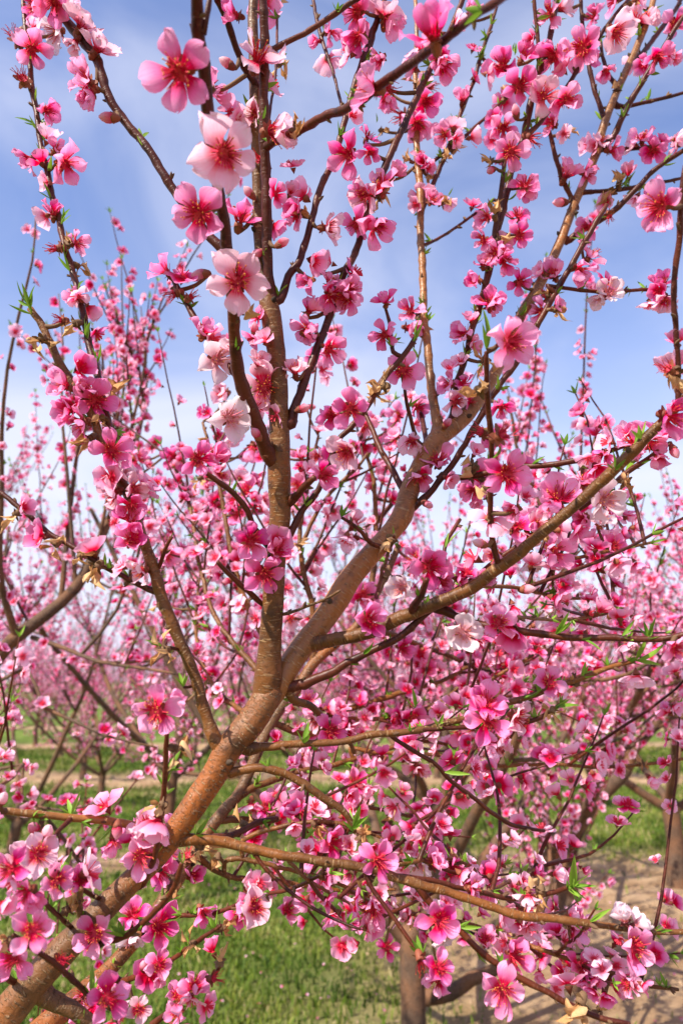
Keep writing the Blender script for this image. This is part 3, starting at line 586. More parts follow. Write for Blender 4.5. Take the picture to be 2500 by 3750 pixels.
B("2,1265,390,24 2,1230,350,18 2,1200,260,16 2,1180,130,13", .84)
B("2,1200,680,24 2,1300,685,17 2,1460,668,14", .80)
B("2,1115,885,24 2,1150,883,19 2,1300,870,18 2,1450,840,16 2,1600,808,13", .80)
B("4,1548,680,34 4,1550,620,26 4,1540,480,24 4,1530,350,25 4,1525,200,26 4,1530,60,26 2,1548,1100,28 2,1552,1000,28 2,1562,850,26 2,1575,760,22", .46)
B("4,945,140,26 4,975,142,19 4,1100,155,18 4,1200,160,18 4,1350,155,17 4,1470,148,14", .68)
B("4,235,440,22 4,230,390,18 4,215,290,16 4,198,230,14", .62)
B("4,345,850,24 4,335,820,20 4,318,740,19 4,300,660,18 4,290,595,15", .66)
B("4,290,1075,34 4,275,1060,29 4,220,950,28 4,155,825,24 4,100,700,18", .72)
B("4,400,905,30 4,390,860,25 4,370,750,23 4,350,690,16", .74)
B("6,230,170,22 6,130,140,22 6,90,90,20 6,40,45,16 6,0,20,14", .60)
# rear branches of the same tree, half hidden behind the limbs
for s, d in (("5,1380,790,40 5,1200,560,30 5,1080,250,24 3,1000,1000,18 3,930,760,12", 1.02), ("5,1330,850,36 5,1130,660,28 5,960,400,22 3,860,1100,16 3,760,900,12", 1.15),
             ("5,1440,690,36 5,1440,480,28 5,1380,150,22 3,1420,1000,16 3,1460,820,12", .95), ("6,100,470,32 6,150,250,26 4,150,1050,20 4,90,850,14", .98),
             ("6,70,520,34 6,250,560,26 6,450,640,22 6,700,720,17 6,900,640,12", 1.05), ("5,1320,860,34 6,0,900,28 6,250,830,24 6,470,760,18 6,700,640,13", 1.0),
             ("5,1250,960,34 5,1420,1010,28 6,0,940,24 6,200,940,20 6,420,880,15 6,560,780,12", .92), ("7,1080,140,36 7,1250,60,28 6,60,1130,23 6,350,1050,18 6,560,1080,13", .9),
             ("7,1000,250,32 7,1200,230,26 7,1420,190,22 8,100,180,18 8,360,240,14", .86), ("7,900,400,30 7,1050,500,25 7,1250,520,22 7,1500,560,18 8,150,600,14 8,400,690,11", .84),
             ("5,1270,930,34 5,1100,900,26 5,960,760,20 5,900,540,15 5,920,300,11", 1.15), ("8,200,640,17 8,380,680,19 8,600,725,19 8,720,770,19 8,830,810,20 8,980,860,20 8,1120,900,20 8,1280,960,20 8,1400,1000,19 8,1545,1022,15", .68),
             ("6,40,1080,20 6,150,1095,19 6,280,1105,18 6,480,1115,18 6,600,1145,17 6,760,1160,17 6,1000,1155,16 6,1250,1165,16 6,1590,1125,13", .84),
             ("6,300,950,22 6,450,880,20 6,640,790,18 6,760,720,16 6,880,650,12", .85), ("5,1380,140,20 4,-60,1100,18 4,60,980,16 4,120,900,13", .95),
             ("6,560,335,22 6,780,340,18 6,1000,385,16 6,1130,390,12", .70), ("6,800,480,18 6,1000,490,16 6,1180,470,14 6,1300,440,11", .72),
             ("7,1050,420,24 7,1250,450,20 7,1450,500,17 8,60,560,14 8,250,560,10", .75), ("7,1120,330,24 7,1300,270,20 7,1500,250,17 8,120,300,14 8,300,380,10", .75), ("7,1300,400,20 7,1420,520,17 7,1560,600,14 8,180,700,10", .72),
             ("8,120,470,22 8,300,440,18 8,500,420,15 8,650,480,11", .64), ("8,560,600,22 8,700,560,17 8,850,480,14 8,1000,420,10", .75),
             ("6,980,230,20 6,1100,200,17 6,1250,170,15 6,1430,130,12", .72)):
    B(s, d, 'bark_stem')
REAR_FROM = NBR-23

# ---- blossoms on it: X Y across kind [direction tilt]
BL = {1: """250,30,170,d,270,.9 130,40,130,d,200,.9 390,90,180,l,60,1.2 240,150,150,w,200,.9 470,190,170,l,60,1.3 330,215,110,l,230,1.3 150,225,160,p,300,.3 70,160,90,s,120,.7 105,350,100,s,100,.6 375,350,165,p,150,.8
390,450,150,p,220,1.2 235,505,120,d,0,1.3 270,665,110,p,60,1.1 310,760,175,p,330,.8 110,740,120,p,200,1.4 190,835,90,d,180,1.2 250,950,115,d,90,1.3 370,1110,110,p,20,1.1 245,1140,80,s,180,1 510,540,95,b,180,1.4
820,330,310,p,200,.35 1000,400,180,p,20,1.2 1200,240,250,l,70,.95 1050,295,115,c,150,1.4 1035,700,300,l,0,.15 910,980,250,p,180,.25 1110,960,190,d,70,1.1 1150,890,85,c,120,1.3 1290,1120,75,b,20,1.3 1195,1160,70,b,200,1.2
1300,600,215,l,10,.9 1160,530,110,l,180,.9 1215,20,160,p,270,.8 1050,60,130,d,160,1.0 1455,190,90,p,200,.9 1530,160,100,p,330,1 1340,730,80,p,90,1 1275,890,70,p,0,.8 1340,870,70,p,60,1 1345,1000,75,d,200,.9 1390,975,60,x,0,1 1530,1050,150,l,0,1.2 1180,730,80,s,160,1 1050,500,60,l,100,.8 1110,550,60,l,0,.8 1165,500,60,b,100,1""",
2: """60,60,170,d,200,.7 200,40,180,l,90,1.0 240,105,150,p,330,1.1 60,180,150,d,220,1.0 160,280,110,p,200,1 410,95,250,d,100,1.0 100,390,210,p,160,1.2 225,400,100,s,0,1 210,470,120,p,270,1.1 310,240,80,d,120,1 390,470,150,d,330,.5 350,580,130,p,280,.9
265,530,90,s,180,1 480,310,150,p,300,.9 440,260,110,d,200,.9 340,365,75,x,100,1 420,400,65,s,0,1 610,200,75,p,60,.9 630,340,75,p,30,1 600,40,110,d,60,.9 540,100,80,p,0,.9 555,430,100,p,90,1 460,620,105,p,200,.9 530,640,75,p,330,.9 20,710,185,d,200,.5
130,710,105,d,270,.8 130,610,105,d,60,.9 60,530,85,d,0,.9 200,600,55,x,0,1 260,770,115,p,60,1 180,830,170,p,90,1 90,910,150,l,200,.9 60,1040,150,d,230,.7 170,1050,160,p,330,.9 60,870,100,d,160,1 370,700,85,l,60,1 410,770,65,p,0,1 420,910,110,p,60,.8
480,930,75,x,0,1 500,945,50,p,300,1 330,940,55,p,180,1 735,290,165,d,100,.5 845,240,120,d,60,.8 820,395,160,d,0,.3 935,430,165,l,60,.5 1035,460,150,p,0,.3 960,260,150,d,200,.7 1000,230,130,p,60,.9 1100,220,175,p,200,.5 1270,150,165,l,330,.7
940,60,125,p,150,.8 745,590,140,p,0,.3 780,695,165,p,0,.2 690,540,90,d,160,.8 800,520,70,b,100,1 750,420,60,x,90,1 685,640,75,d,200,.9 670,740,60,x,180,1 690,780,45,b,200,1 880,640,85,s,330,1.1 1150,70,95,d,150,.9 1160,260,95,d,20,.9 1210,340,95,p,250,.9
950,570,120,p,180,.8 1030,620,80,d,330,1 1050,600,45,x,0,1 840,840,125,d,90,.8 860,890,95,p,300,1 810,980,110,d,90,.9 650,1000,110,p,180,1 640,1100,105,p,180,.6 815,1080,112,d,0,.2 690,1160,110,p,180,.9 750,1160,100,d,30,.8 1050,770,145,p,60,1 1140,800,110,p,0,.9
1010,930,80,b,185,1.4 1120,1040,110,p,200,1 1190,930,85,d,180,1 1230,900,85,x,270,1 1270,825,65,x,90,1 1190,630,95,l,60,1 1260,690,105,p,0,.9 1160,670,75,l,180,1 1370,70,135,l,60,1 1430,80,115,l,20,1 1530,110,130,p,0,.4 1450,270,125,d,300,.8 1380,300,85,p,220,.9
1520,240,75,p,30,.9 1375,620,105,p,90,1 1430,700,115,d,270,.7 1480,640,85,p,60,1 1550,640,75,p,0,.9 1450,950,235,p,200,.7 1420,880,95,d,120,1 1150,1150,135,p,60,1 1340,15,65,x,0,1 1170,20,85,p,90,1 1045,20,140,l,0,1.2 1230,1000,60,s,300,1 1330,110,60,p,200,1 860,180,70,p,200,1""",
3: """1090,110,255,l,90,.2 930,80,125,c,180,1.4 740,40,155,d,120,1.1 790,175,85,s,180,1.2 885,180,70,s,30,1 950,330,150,p,60,1 1000,470,190,w,30,.5 1215,600,215,l,330,.4 1060,740,200,w,10,.4 1010,620,115,l,170,1 1200,470,125,l,60,1 1060,400,85,l,90,1 1190,690,85,l,0,1
1080,830,125,l,300,1 1255,830,52,b,60,1 1200,885,48,b,250,.8 1245,885,42,b,330,.8 1170,340,45,b,100,1 1150,910,125,p,250,1 1180,820,60,b,120,1 270,580,155,p,150,1 390,580,115,p,60,1 440,660,195,d,0,.2 320,690,130,d,200,.9 355,770,165,d,200,.8 515,890,195,d,0,.15
640,920,115,p,20,1 570,980,130,w,60,1 500,1090,155,l,200,.9 640,1070,135,l,0,1 600,1150,135,d,270,.6 400,850,95,x,220,1 470,760,70,x,270,1 510,1060,60,x,270,1 180,400,100,x,230,1 320,310,100,x,190,1 270,290,60,s,180,1 330,180,110,p,160,1.3 370,200,65,d,300,1
800,920,165,d,0,.3 910,930,165,d,20,.25 905,1030,90,x,230,1 1030,990,120,l,30,1 1130,1060,125,p,100,.9 1215,1125,110,l,0,1 1090,1140,105,d,200,.9 1060,1120,80,p,180,1 1170,1175,90,p,270,1 1400,110,95,d,180,1 1440,220,135,p,60,1 1390,340,135,p,200,1 1430,350,95,d,0,1
1350,500,135,l,100,1.1 1520,430,165,p,330,.6 1530,180,145,p,330,.8 1520,100,115,p,60,1 1480,20,95,d,60,1 1520,730,155,d,270,.4 1385,700,65,b,10,1.2 1425,690,50,b,10,1.2 1380,900,95,p,100,.9 1390,980,65,b,120,1.2 1450,920,95,l,180,.9 1490,1000,165,d,0,.4 1550,900,130,d,0,.4
1360,1060,125,p,200,.9 1450,1140,95,p,330,1 1480,560,75,d,200,1 1150,270,85,d,180,1 125,1145,80,d,0,1.2 1240,740,80,l,200,1""",
4: """45,160,155,p,0,.8 10,200,135,p,220,.9 200,190,105,d,90,.8 190,360,135,d,200,.8 310,240,115,p,120,.9 330,330,115,p,0,1 285,520,172,p,0,.15 165,590,115,x,180,1 160,650,65,x,270,1 45,700,175,d,0,.3 110,790,115,l,300,.9 20,900,185,l,220,.6 150,740,85,p,60,1 250,730,115,p,180,.8
360,690,115,p,0,.7 320,860,125,l,270,.7 240,830,105,p,200,.9 440,920,155,p,90,.8 360,1020,125,p,270,.8 500,1030,75,l,330,1 480,770,32,b,60,1 330,1110,36,b,220,1 390,1135,36,b,330,1 600,110,105,d,180,1 650,20,95,p,90,1 760,30,115,d,330,.8 820,115,122,d,0,.3 675,200,155,d,90,.8
710,230,105,p,330,1 540,340,135,p,150,1 590,270,75,d,100,1 610,400,75,d,0,.8 785,390,245,p,0,.4 640,490,115,x,200,1 600,620,140,x,190,1 900,60,95,l,150,1 970,60,125,p,100,1 1100,80,135,p,300,1 945,170,85,s,100,.8 900,250,115,p,180,1 1000,220,95,p,30,1 990,260,75,x,300,1
860,300,85,d,100,1.2 530,670,115,l,330,.8 560,570,80,p,100,1 480,580,115,p,180,.8 500,500,65,l,90,1 620,670,55,d,0,1 740,700,115,d,300,.9 690,850,115,d,200,1 630,800,95,s,180,.9 750,810,125,s,20,.9 620,890,95,p,45,1.1 585,955,95,x,160,1 760,1000,225,d,0,.3 600,1080,135,d,250,.9
620,1130,90,p,270,1 1230,160,135,w,60,.6 1180,200,105,w,230,.9 1470,100,125,d,90,1 1440,170,95,p,200,1 1480,220,115,l,270,1 1490,510,95,s,150,1 1530,560,120,x,250,1 1000,1080,205,p,90,.95 1130,1010,155,p,60,1 950,1150,105,p,200,1
1200,920,105,d,250,.9 1330,810,155,p,100,1 1430,860,155,p,330,.9 1460,940,115,p,300,1.1 1530,730,205,d,0,.8 1290,800,75,p,150,1 1220,1120,195,w,0,.6 1130,950,65,p,270,1 780,1170,120,p,200,1 540,470,60,p,100,1 1525,890,70,b,300,1""",
5: """600,20,155,d,90,.6 605,120,165,d,60,.5 690,60,95,w,0,.5 500,40,95,w,180,1 690,130,75,p,330,1 790,200,125,p,330,1 630,270,135,l,200,1 530,230,90,d,150,1.1 560,370,95,d,270,1.2 240,160,95,x,220,1 430,270,115,x,230,1 390,190,70,x,0,1 725,430,55,x,250,1 725,630,95,x,190,1 1155,130,185,d,0,.35
1280,170,145,d,30,.6 1215,280,185,d,300,.4 970,240,115,l,160,1 1050,310,55,b,200,1.2 1010,190,85,p,100,1.1 990,290,85,l,250,1.1 715,910,225,p,200,.4 810,860,115,p,40,1 725,995,65,d,280,1.2 1080,10,115,d,200,1 1160,480,95,l,180,1 1340,490,105,l,320,.8 1330,330,85,p,30,1 1420,860,110,p,40,.8 1520,1000,155,d,0,.5 1530,900,110,p,60,.9
1440,960,105,l,200,.9 1330,890,70,l,150,1 1270,1030,95,p,90,.7""",
6: """100,380,155,d,0,.4 130,490,172,d,20,.3 410,240,205,d,0,.2 320,200,125,p,150,1 270,340,155,w,200,.6 250,300,95,c,200,1.2 480,320,115,d,330,1 70,30,135,l,60,1 30,120,125,l,200,.9 580,260,95,p,60,1 800,50,155,d,60,.7 900,50,125,l,0,.5 850,120,115,l,270,1 690,200,115,l,200,1 640,140,85,c,160,1.2
985,170,185,p,0,.5 870,250,125,w,260,1.2 845,350,110,c,0,1.2 1200,20,135,w,60,1 1090,30,105,d,200,1 560,550,175,w,0,.15 720,500,172,p,0,.2 915,500,115,w,20,1.2 930,600,105,w,270,1.3 290,620,115,d,330,.7 390,720,105,d,0,.4 370,640,95,p,60,.8 330,950,155,p,0,.5 250,950,125,d,200,.9 660,860,195,d,100,.5
675,950,195,d,330,.4 820,940,165,l,340,.8 710,1080,145,l,270,.8 530,1040,135,p,240,1 575,1050,65,c,330,1 560,1130,95,p,270,1 300,1110,115,l,60,.8 190,1130,65,c,200,1 955,770,145,p,60,.5 1000,830,85,p,300,1 965,930,65,x,270,1 1330,630,95,p,300,1.2 1540,620,135,p,330,.7 1260,150,115,d,0,.6
1150,215,55,d,200,1 1260,400,85,p,30,.9 1150,460,55,s,0,1 1230,460,55,x,270,1 730,690,95,d,180,.7 790,690,100,d,0,.6 820,650,70,p,60,1 30,760,95,w,250,1 0,960,105,p,180,.9 30,1000,90,p,30,.9 560,790,90,p,0,.4 140,900,80,p,0,.3 560,300,60,p,0,.9 870,410,70,w,90,1.1""",
7: """10,150,65,c,60,1 165,285,80,b,150,1 215,300,80,c,60,1 180,400,185,l,0,.4 30,470,155,d,200,.6 100,580,125,d,200,.8 150,620,105,d,300,.9 100,390,105,l,100,.9 20,540,85,l,200,1 270,520,115,p,0,.6 380,510,125,d,60,1 510,380,125,p,270,1.1 640,250,135,l,160,1 690,230,95,p,60,1 800,280,135,d,20,.6
650,410,175,p,320,.5 690,310,95,l,100,1 745,480,155,d,330,.6 780,390,135,p,30,.9 620,560,95,l,250,1 900,490,115,d,20,.9 860,400,85,s,90,.7 910,400,70,x,0,1 800,570,75,x,330,1 720,170,80,x,180,1 610,670,155,d,100,.6 735,730,195,d,0,.3 600,800,115,w,260,.8 430,770,175,p,200,.4
155,750,195,p,20,.5 285,890,105,s,30,.4 60,880,185,d,200,.6 20,790,85,x,180,1 500,1060,195,d,0,.5 400,1110,175,d,200,.6 430,1030,115,l,120,1 370,1040,60,s,150,1 640,1110,105,l,0,.3 730,910,122,p,0,.3 740,970,85,p,270,.8 820,1040,122,p,100,.9 900,1000,125,p,60,.9 880,1080,105,l,270,.8
800,1130,100,p,200,.8 960,1100,85,p,0,.9 940,680,125,d,300,.9 1090,690,125,d,250,.8 1170,640,175,l,0,.3 1160,530,125,l,60,1 1110,620,75,p,180,1 1370,190,155,p,0,.2 1150,200,125,l,270,1 1220,180,105,d,60,.8 1280,250,95,l,0,.6 1350,280,95,l,270,.8 1430,390,155,p,180,.8 1530,340,165,d,0,.6
1450,400,90,x,200,1 1510,420,80,x,280,1 1530,510,95,l,270,1.2 1330,650,105,p,30,.8 1000,440,75,x,270,1 1010,880,65,x,90,1 990,970,75,s,0,1 860,820,60,x,200,1 660,915,40,b,90,1.2 540,280,40,b,270,1 1250,560,60,p,0,.9""",
8: """60,70,125,d,0,.3 350,20,115,l,270,.9 410,240,115,d,60,.8 100,120,105,l,200,1 170,430,165,d,330,.5 40,360,105,l,90,1 30,480,125,p,200,.8 100,310,100,x,60,1 350,450,135,w,250,.8 440,430,125,p,60,1 330,370,105,l,100,1 520,480,125,d,300,.8 620,560,135,p,350,.8 560,560,95,l,250,1 140,670,165,p,270,.6
445,700,185,d,0,.25 470,800,115,w,290,1 380,780,75,w,200,1 310,560,95,l,220,1 480,610,95,l,60,1 660,780,125,p,90,1 800,870,175,d,330,.6 740,830,95,p,100,1 450,920,155,d,30,.5 430,990,135,p,250,.7 370,910,95,s,270,.9 740,1030,195,p,280,.5 860,620,105,l,270,1 830,720,75,l,270,1.1 920,600,90,x,270,1
1090,780,135,p,300,1 1350,830,195,p,330,.5 1290,670,115,w,100,1.2 1380,710,105,w,30,1.3 1270,810,95,l,250,1.2 1100,910,135,d,0,.4 1300,1000,105,p,200,.9 1350,1000,95,d,30,.9 1400,1010,85,p,330,1 1150,870,80,l,60,1 1000,940,75,p,180,.8 990,1020,65,d,0,.6 210,830,105,d,0,.4 60,810,85,l,200,.8 290,690,65,c,90,1
1080,1110,130,x,250,1 1190,1110,95,x,60,1 370,290,70,x,300,1 210,240,80,x,90,1 860,650,60,x,0,1"""}
KIND = {'d': 'deep', 'p': 'pink', 'l': 'light', 'w': 'white'}
S_ = samples(); S_all = S_
def mat4(R, p, s=1.):
    m = np.eye(4); m[:3, :3] = R*s; m[:3, 3] = p; return Matrix(m.tolist())
def nearest_branch(px, py, Dh, wD=320.):
    c = np.hypot(S_all[:, 0]-px, S_all[:, 1]-py)+wD*np.abs(np.log(S_all[:, 2]/Dh)); return S_all[int(c.argmin())]
def stalk(parent, Mx, foot, top, r=.0014, mat='calyx_brown'):
    """short woody stalk from the twig to the flower, a child of the flower"""
    if np.linalg.norm(top-foot) < .0015: return
    L_ = np.linalg.norm(top-foot); mid = (top+foot)/2+np.array([0, 0, -.12*L_]); c = spline(np.column_stack([np.array([foot, mid, top])]), .006)
    a = Acc(); rr = np.linspace(r*1.5, r, len(c)); tube(a, c, rr, 6, .1); me = a.mesh('stalk', [mat], inv=Mx.inverted()); obj('stalk', me, parent)
ENT = []
for reg, s in BL.items():
    for w in s.split():
        X, Y, S, k, d, t = w.split(','); px, py = u_(reg, float(X), float(Y)); S = float(S); ENT.append((S, px, py, k, math.radians(float(d)), float(t)))
ENT.sort(key=lambda e: -e[0])
gh = np.random.default_rng(77); n_open = 0
REST = {'pos': [], 'nor': [], 'sc': [], 'tone': []}
for S, px, py, k, d, tilt in ENT:
    full = {'b': 55, 'c': 75, 's': 72, 'x': 75}.get(k, 112.9)
    Dh = full/S
    q = nearest_branch(px, py, min(max(Dh, .3), 1.2)); pd = math.hypot(q[0]-px, q[1]-py)*K
    tilt = tilt+gh.normal(0, .06); d = d+gh.normal(0, .12)
    side = RGT*math.cos(d)+UPV*math.sin(d)
    D = q[2]-(.005+.015*max(0, math.cos(tilt)))*(1 if pd < S*.9 else .4)
    pos = P(px, py, D); view = nrm(CAM-pos); nor = nrm(view*math.cos(tilt)+side*math.sin(tilt))
    sc = float(np.clip(S*D/full*(.86 if k in 'bc' else 1.10 if tilt < .7 else 1.2), .66, 1.36)); sc_ = sc
    op = (.10+.48*gh.uniform() if tilt < .5 else .3+.35*gh.uniform() if tilt < .95 else .5+.5*gh.uniform())
    if k == 'x': sc = min(sc, 1.0)
    R = frame_from_z(nor, gh); pos = pos-nor*sc*(.002+.0178*.62*math.sin(op)*min(1., math.sin(tilt)+.15) if k in 'dplw' else .004)
    Mw = mat4(R, pos, sc); loc = INV@Mw; foot = q[3:6]+nrm(pos-q[3:6])*q[6]*.6; base = pos-nor*.0072*sc
    if k in KIND:
        n_open += 1; kind = KIND[k]
        if n_open > 300: REST['pos'].append(pos); REST['nor'].append(nor); REST['sc'].append(sc); REST['tone'].append(gh.uniform(.1, .9) if kind != 'light' else .85); continue
        o = obj('blossom', CAL[int(gh.integers(4))], TREE, loc)
        for p in range(5):
            Rp = rotz(2*math.pi*p/5+gh.normal(0, .09))@roty(-(op+gh.normal(0, .22)))@rotx(gh.normal(0, .22)); f = gh.uniform(.88, 1.08)
            obj('petal', PET[kind, int(gh.integers(7))], o, mat4(Rp, [0, 0, .0006+.0003*p], f))
        obj('stamens', STA[kind, int(gh.integers(3))], o)
        stalk(o, Mw, foot, base)
    elif k in 'bc':
        o = obj('bud', BUDCAL[int(gh.integers(2))], TREE, loc); obj('bud_petals', BUD['budpink' if k == 'b' else 'budpale', int(gh.integers(3))], o); stalk(o, Mw, foot, pos-nor*.0045*sc)
    elif k == 'x':
        o = obj('withered_blossom', WITH[int(gh.integers(5))], TREE, loc); stalk(o, Mw, foot, base)
    else:
        o = obj('spent_blossom', SPENT[int(gh.integers(4))], TREE, loc); stalk(o, Mw, foot, base)
# flowers that crowd the same spurs, turned every way, and small leaf tips along the twigs
XT = []
for S, px, py, k, d, tilt in ENT:
    if k not in 'dplwsx' or S > 215: continue
    for _ in range(int(gh.choice([0, 0, 1]))):
        q = nearest_branch(px+gh.normal(0, 28), py+gh.normal(0, 28), min(max(112.9/S, .3), 1.2)); side = gh.normal(size=3); side[1] *= .6; nor = nrm(side+np.array([0, -.1, .15])); sc = gh.uniform(.68, 1.02)
        REST['pos'].append(q[3:6]+nor*(q[6]+.010)); REST['nor'].append(nor); REST['sc'].append(sc); REST['tone'].append(gh.uniform(.05, .95))
for i in gh.choice(len(S_all), 420, replace=False):
    q = S_all[i]
    if q[6] < .006: XT.append((q[3:6]+nrm(gh.normal(size=3))*q[6]*.7, nrm(gh.normal(0, .6, 3)+np.array([0, 0, .8]))))
for i in gh.choice(len(S_all), 70, replace=False):
    q = S_all[i]
    if q[6] < .005 and q[2] > .42:
        nor = nrm(gh.normal(size=3)); obj('withered_blossom', WITH[int(gh.integers(5))], TREE, INV@mat4(frame_from_z(nor, gh), q[3:6]+nor*(q[6]+.006), gh.uniform(.6, .9)))
# leaves: X Y length direction
LV = {1: "165,430,70,90 110,550,95,150 140,560,65,100 215,870,85,110 195,900,55,140 300,990,75,70 310,1005,55,45 170,680,55,100 290,1150,65,100 235,760,55,80 640,645,55,115",
2: "1010,90,55,30 880,140,60,100 895,135,50,75 800,220,70,80 790,215,55,105 655,155,55,90 650,230,60,60 895,300,65,90 560,540,45,60 790,910,55,40 755,780,45,80 1290,800,115,70 1270,840,80,80 1310,780,80,55 1500,720,65,60 1510,760,55,20 1370,370,45,80 1470,40,45,60 1385,450,45,30 1185,430,35,90 160,540,45,90 20,430,35,120 500,880,45,60 835,520,45,80 480,720,35,80 150,265,60,70 840,590,45,70",
3: "120,190,150,105 140,190,120,88 95,160,105,130 290,30,95,120 300,20,70,95 390,330,95,110 405,340,75,85 455,450,95,65 440,450,75,110 360,270,55,90 1075,1050,60,60 1065,1035,45,110 1085,400,60,90 370,130,50,100",
4: "350,350,115,60 340,330,105,80 670,290,120,90 660,280,90,105 905,930,65,30 995,970,65,340 720,900,55,40 665,930,85,90 1265,940,125,70 1250,930,95,90 1280,950,80,50 1340,940,105,40 1350,830,75,70 1400,940,55,20 720,580,65,90 735,570,50,70 1115,985,40,20",
5: "690,595,65,150 700,585,50,115 790,115,65,80",
6: "510,110,105,55 240,90,65,90 130,620,65,40 1010,500,105,50 1030,510,75,20 1310,520,95,45 1150,600,105,340 1430,640,145,25 1410,590,95,70 1420,570,75,0 1405,610,80,95 1010,880,95,40 1040,890,95,20 880,830,95,20 335,850,85,95 345,870,55,60 1460,130,85,20 1440,125,60,60 960,345,65,0 1260,430,65,20 1330,165,50,20",
7: "480,335,65,200 850,420,65,90 835,410,50,110 75,680,65,80 65,690,55,110 470,210,50,160 645,745,40,60",
8: "40,240,115,100 70,230,85,70 75,260,95,40 30,270,65,130 1065,500,115,85 1110,520,115,30 1110,540,125,355 1090,580,95,320 600,730,85,350 580,720,65,30 1180,670,95,20 1470,745,95,0 1440,735,50,40 645,880,90,290 770,940,45,330 540,20,115,350 1085,735,60,330 950,840,50,0"}
for reg, s in LV.items():
    for w in s.split():
        X, Y, ln, d = map(float, w.split(',')); d = math.radians(d); px, py = u_(reg, X, Y); h = ln/K/2
        bx, by = px-math.cos(d)*h, py+math.sin(d)*h; tx, ty = px+math.cos(d)*h, py-math.sin(d)*h
        q = nearest_branch(bx, by, .55, 150.); D = q[2]-.004
        base = np.array(P(bx, by, D)); 
        if np.linalg.norm(base-q[3:6]) < .016: base = q[3:6]+nrm(base-q[3:6])*q[6]*.8
        tip = P(tx, ty, D+gh.normal(-.004, .008)); ax = tip-base; L_ = np.linalg.norm(ax)
        for e in range(1 if ln < 60 else 2):
            x = nrm(ax+(gh.normal(0, .30, 3)*L_ if e else 0)); up = nrm(np.cross(x, gh.normal(size=3)) + .8*(CAM-base)/np.linalg.norm(CAM-base)); y = nrm(np.cross(up, x)); z = np.cross(x, y)
            obj('leaf', LEAF[int(gh.integers(6))], TREE, INV@mat4(np.stack([x, y, z], 1), base, L_*(1 if e == 0 else gh.uniform(.5, .8))))

# ------------------------------------------------------------------ flowers and twigs by rule: rear of this tree, and the trees behind
def shoot(g, p, d, ln, r0, r1, up=.25, wob=.12, n=7):
    pts = [np.array(p, float)]; d = nrm(d)
    for i in range(n):
        d = nrm(d+np.array([0, 0, up/n])+g.normal(0, wob/math.sqrt(n)*1.6, 3)); pts.append(pts[-1]+d*ln/n)
    return np.array(pts), np.linspace(r0, r1, n+1)
def flowers_along(g, pts, F, sp=.028, t0=.08, dens=.8, rad=.004, T=None):
    s = np.concatenate([[0], np.cumsum(np.linalg.norm(np.diff(pts, axis=0), axis=1))]); x = s[-1]*t0+g.uniform(0, sp)
    while x < s[-1]*.985:
        i = min(np.searchsorted(s, x)-1, len(pts)-2); f = (x-s[i])/(s[i+1]-s[i]+1e-9); p = pts[i]*(1-f)+pts[i+1]*f; t = nrm(pts[i+1]-pts[i])
        if g.uniform() < dens:
            for _ in range(1 if g.uniform() < .55 else 2):
                o = g.normal(size=3); o = nrm(o-t*(o@t)); n = nrm(o+.45*t+np.array([0, -.12, .15])+g.normal(0, .25, 3)); F.append((p+o*(rad+.006)+n*.004, n))
        elif T is not None and g.uniform() < .5: T.append((p, nrm(t+g.normal(0, .4, 3))))
        x += sp*g.uniform(.55, 1.6)
gr = np.random.default_rng(404)
tw = Acc(); F = []; T = []
for S in SAMP[REAR_FROM:]:
    pts = S[:, 3:6]; F0 = []; flowers_along(gr, pts[::4] if len(pts) > 8 else pts, F, .03, .25, .85, .006, T)
    ln = np.linalg.norm(np.diff(pts, axis=0), axis=1).sum()
    for k in range(int(ln/.06)):
        i = int(gr.uniform(.2, 1)*(len(pts)-1)); t = nrm(pts[min(i+2, len(pts)-1)]-pts[max(i-2, 0)])
        o = gr.normal(size=3); d = nrm(t*.7+nrm(o-t*(o@t))*.9+np.array([0, .25, .45])); sp, sr = shoot(gr, pts[i], d, gr.uniform(.10, .32), .0022, .0009, .35)
        tube(tw, sp, sr, 5, .05); flowers_along(gr, sp, F, .027, .1, .8, .002, T)
        T.append((sp[-1], nrm(sp[-1]-sp[-2])))
for p in EXT: flowers_along(gr, spline(p, .03), F, .03, .1, .8, .004, T)
obj('twigs', tw.mesh('twigs', ['bark_red'], inv=INV), TREE)['kind'] = 'stuff'
a = Acc(); pos = np.array([f[0] for f in F]+REST['pos']); nor = np.array([f[1] for f in F]+REST['nor']); n = len(F)
sc = np.concatenate([gr.uniform(.50, .90, n), REST['sc']]); tone = np.concatenate([gr.uniform(0, .95, n), REST['tone']])
stamp(a, MID, pos, nor, sc, tone, gr); obj('blossoms', a.mesh('blossoms', ['mixed', 'calyx', 'filament'], inv=INV), TREE)['kind'] = 'stuff'
a = Acc(); T += XT; stamp(a, TUFT, np.array([t[0] for t in T]), np.array([t[1] for t in T]), gr.uniform(.5, 1.0, len(T)), gr.uniform(0, .9, len(T)), gr)
obj('leaf_tufts', a.mesh('leaf_tufts', ['leaf'], inv=INV), TREE)['kind'] = 'stuff'

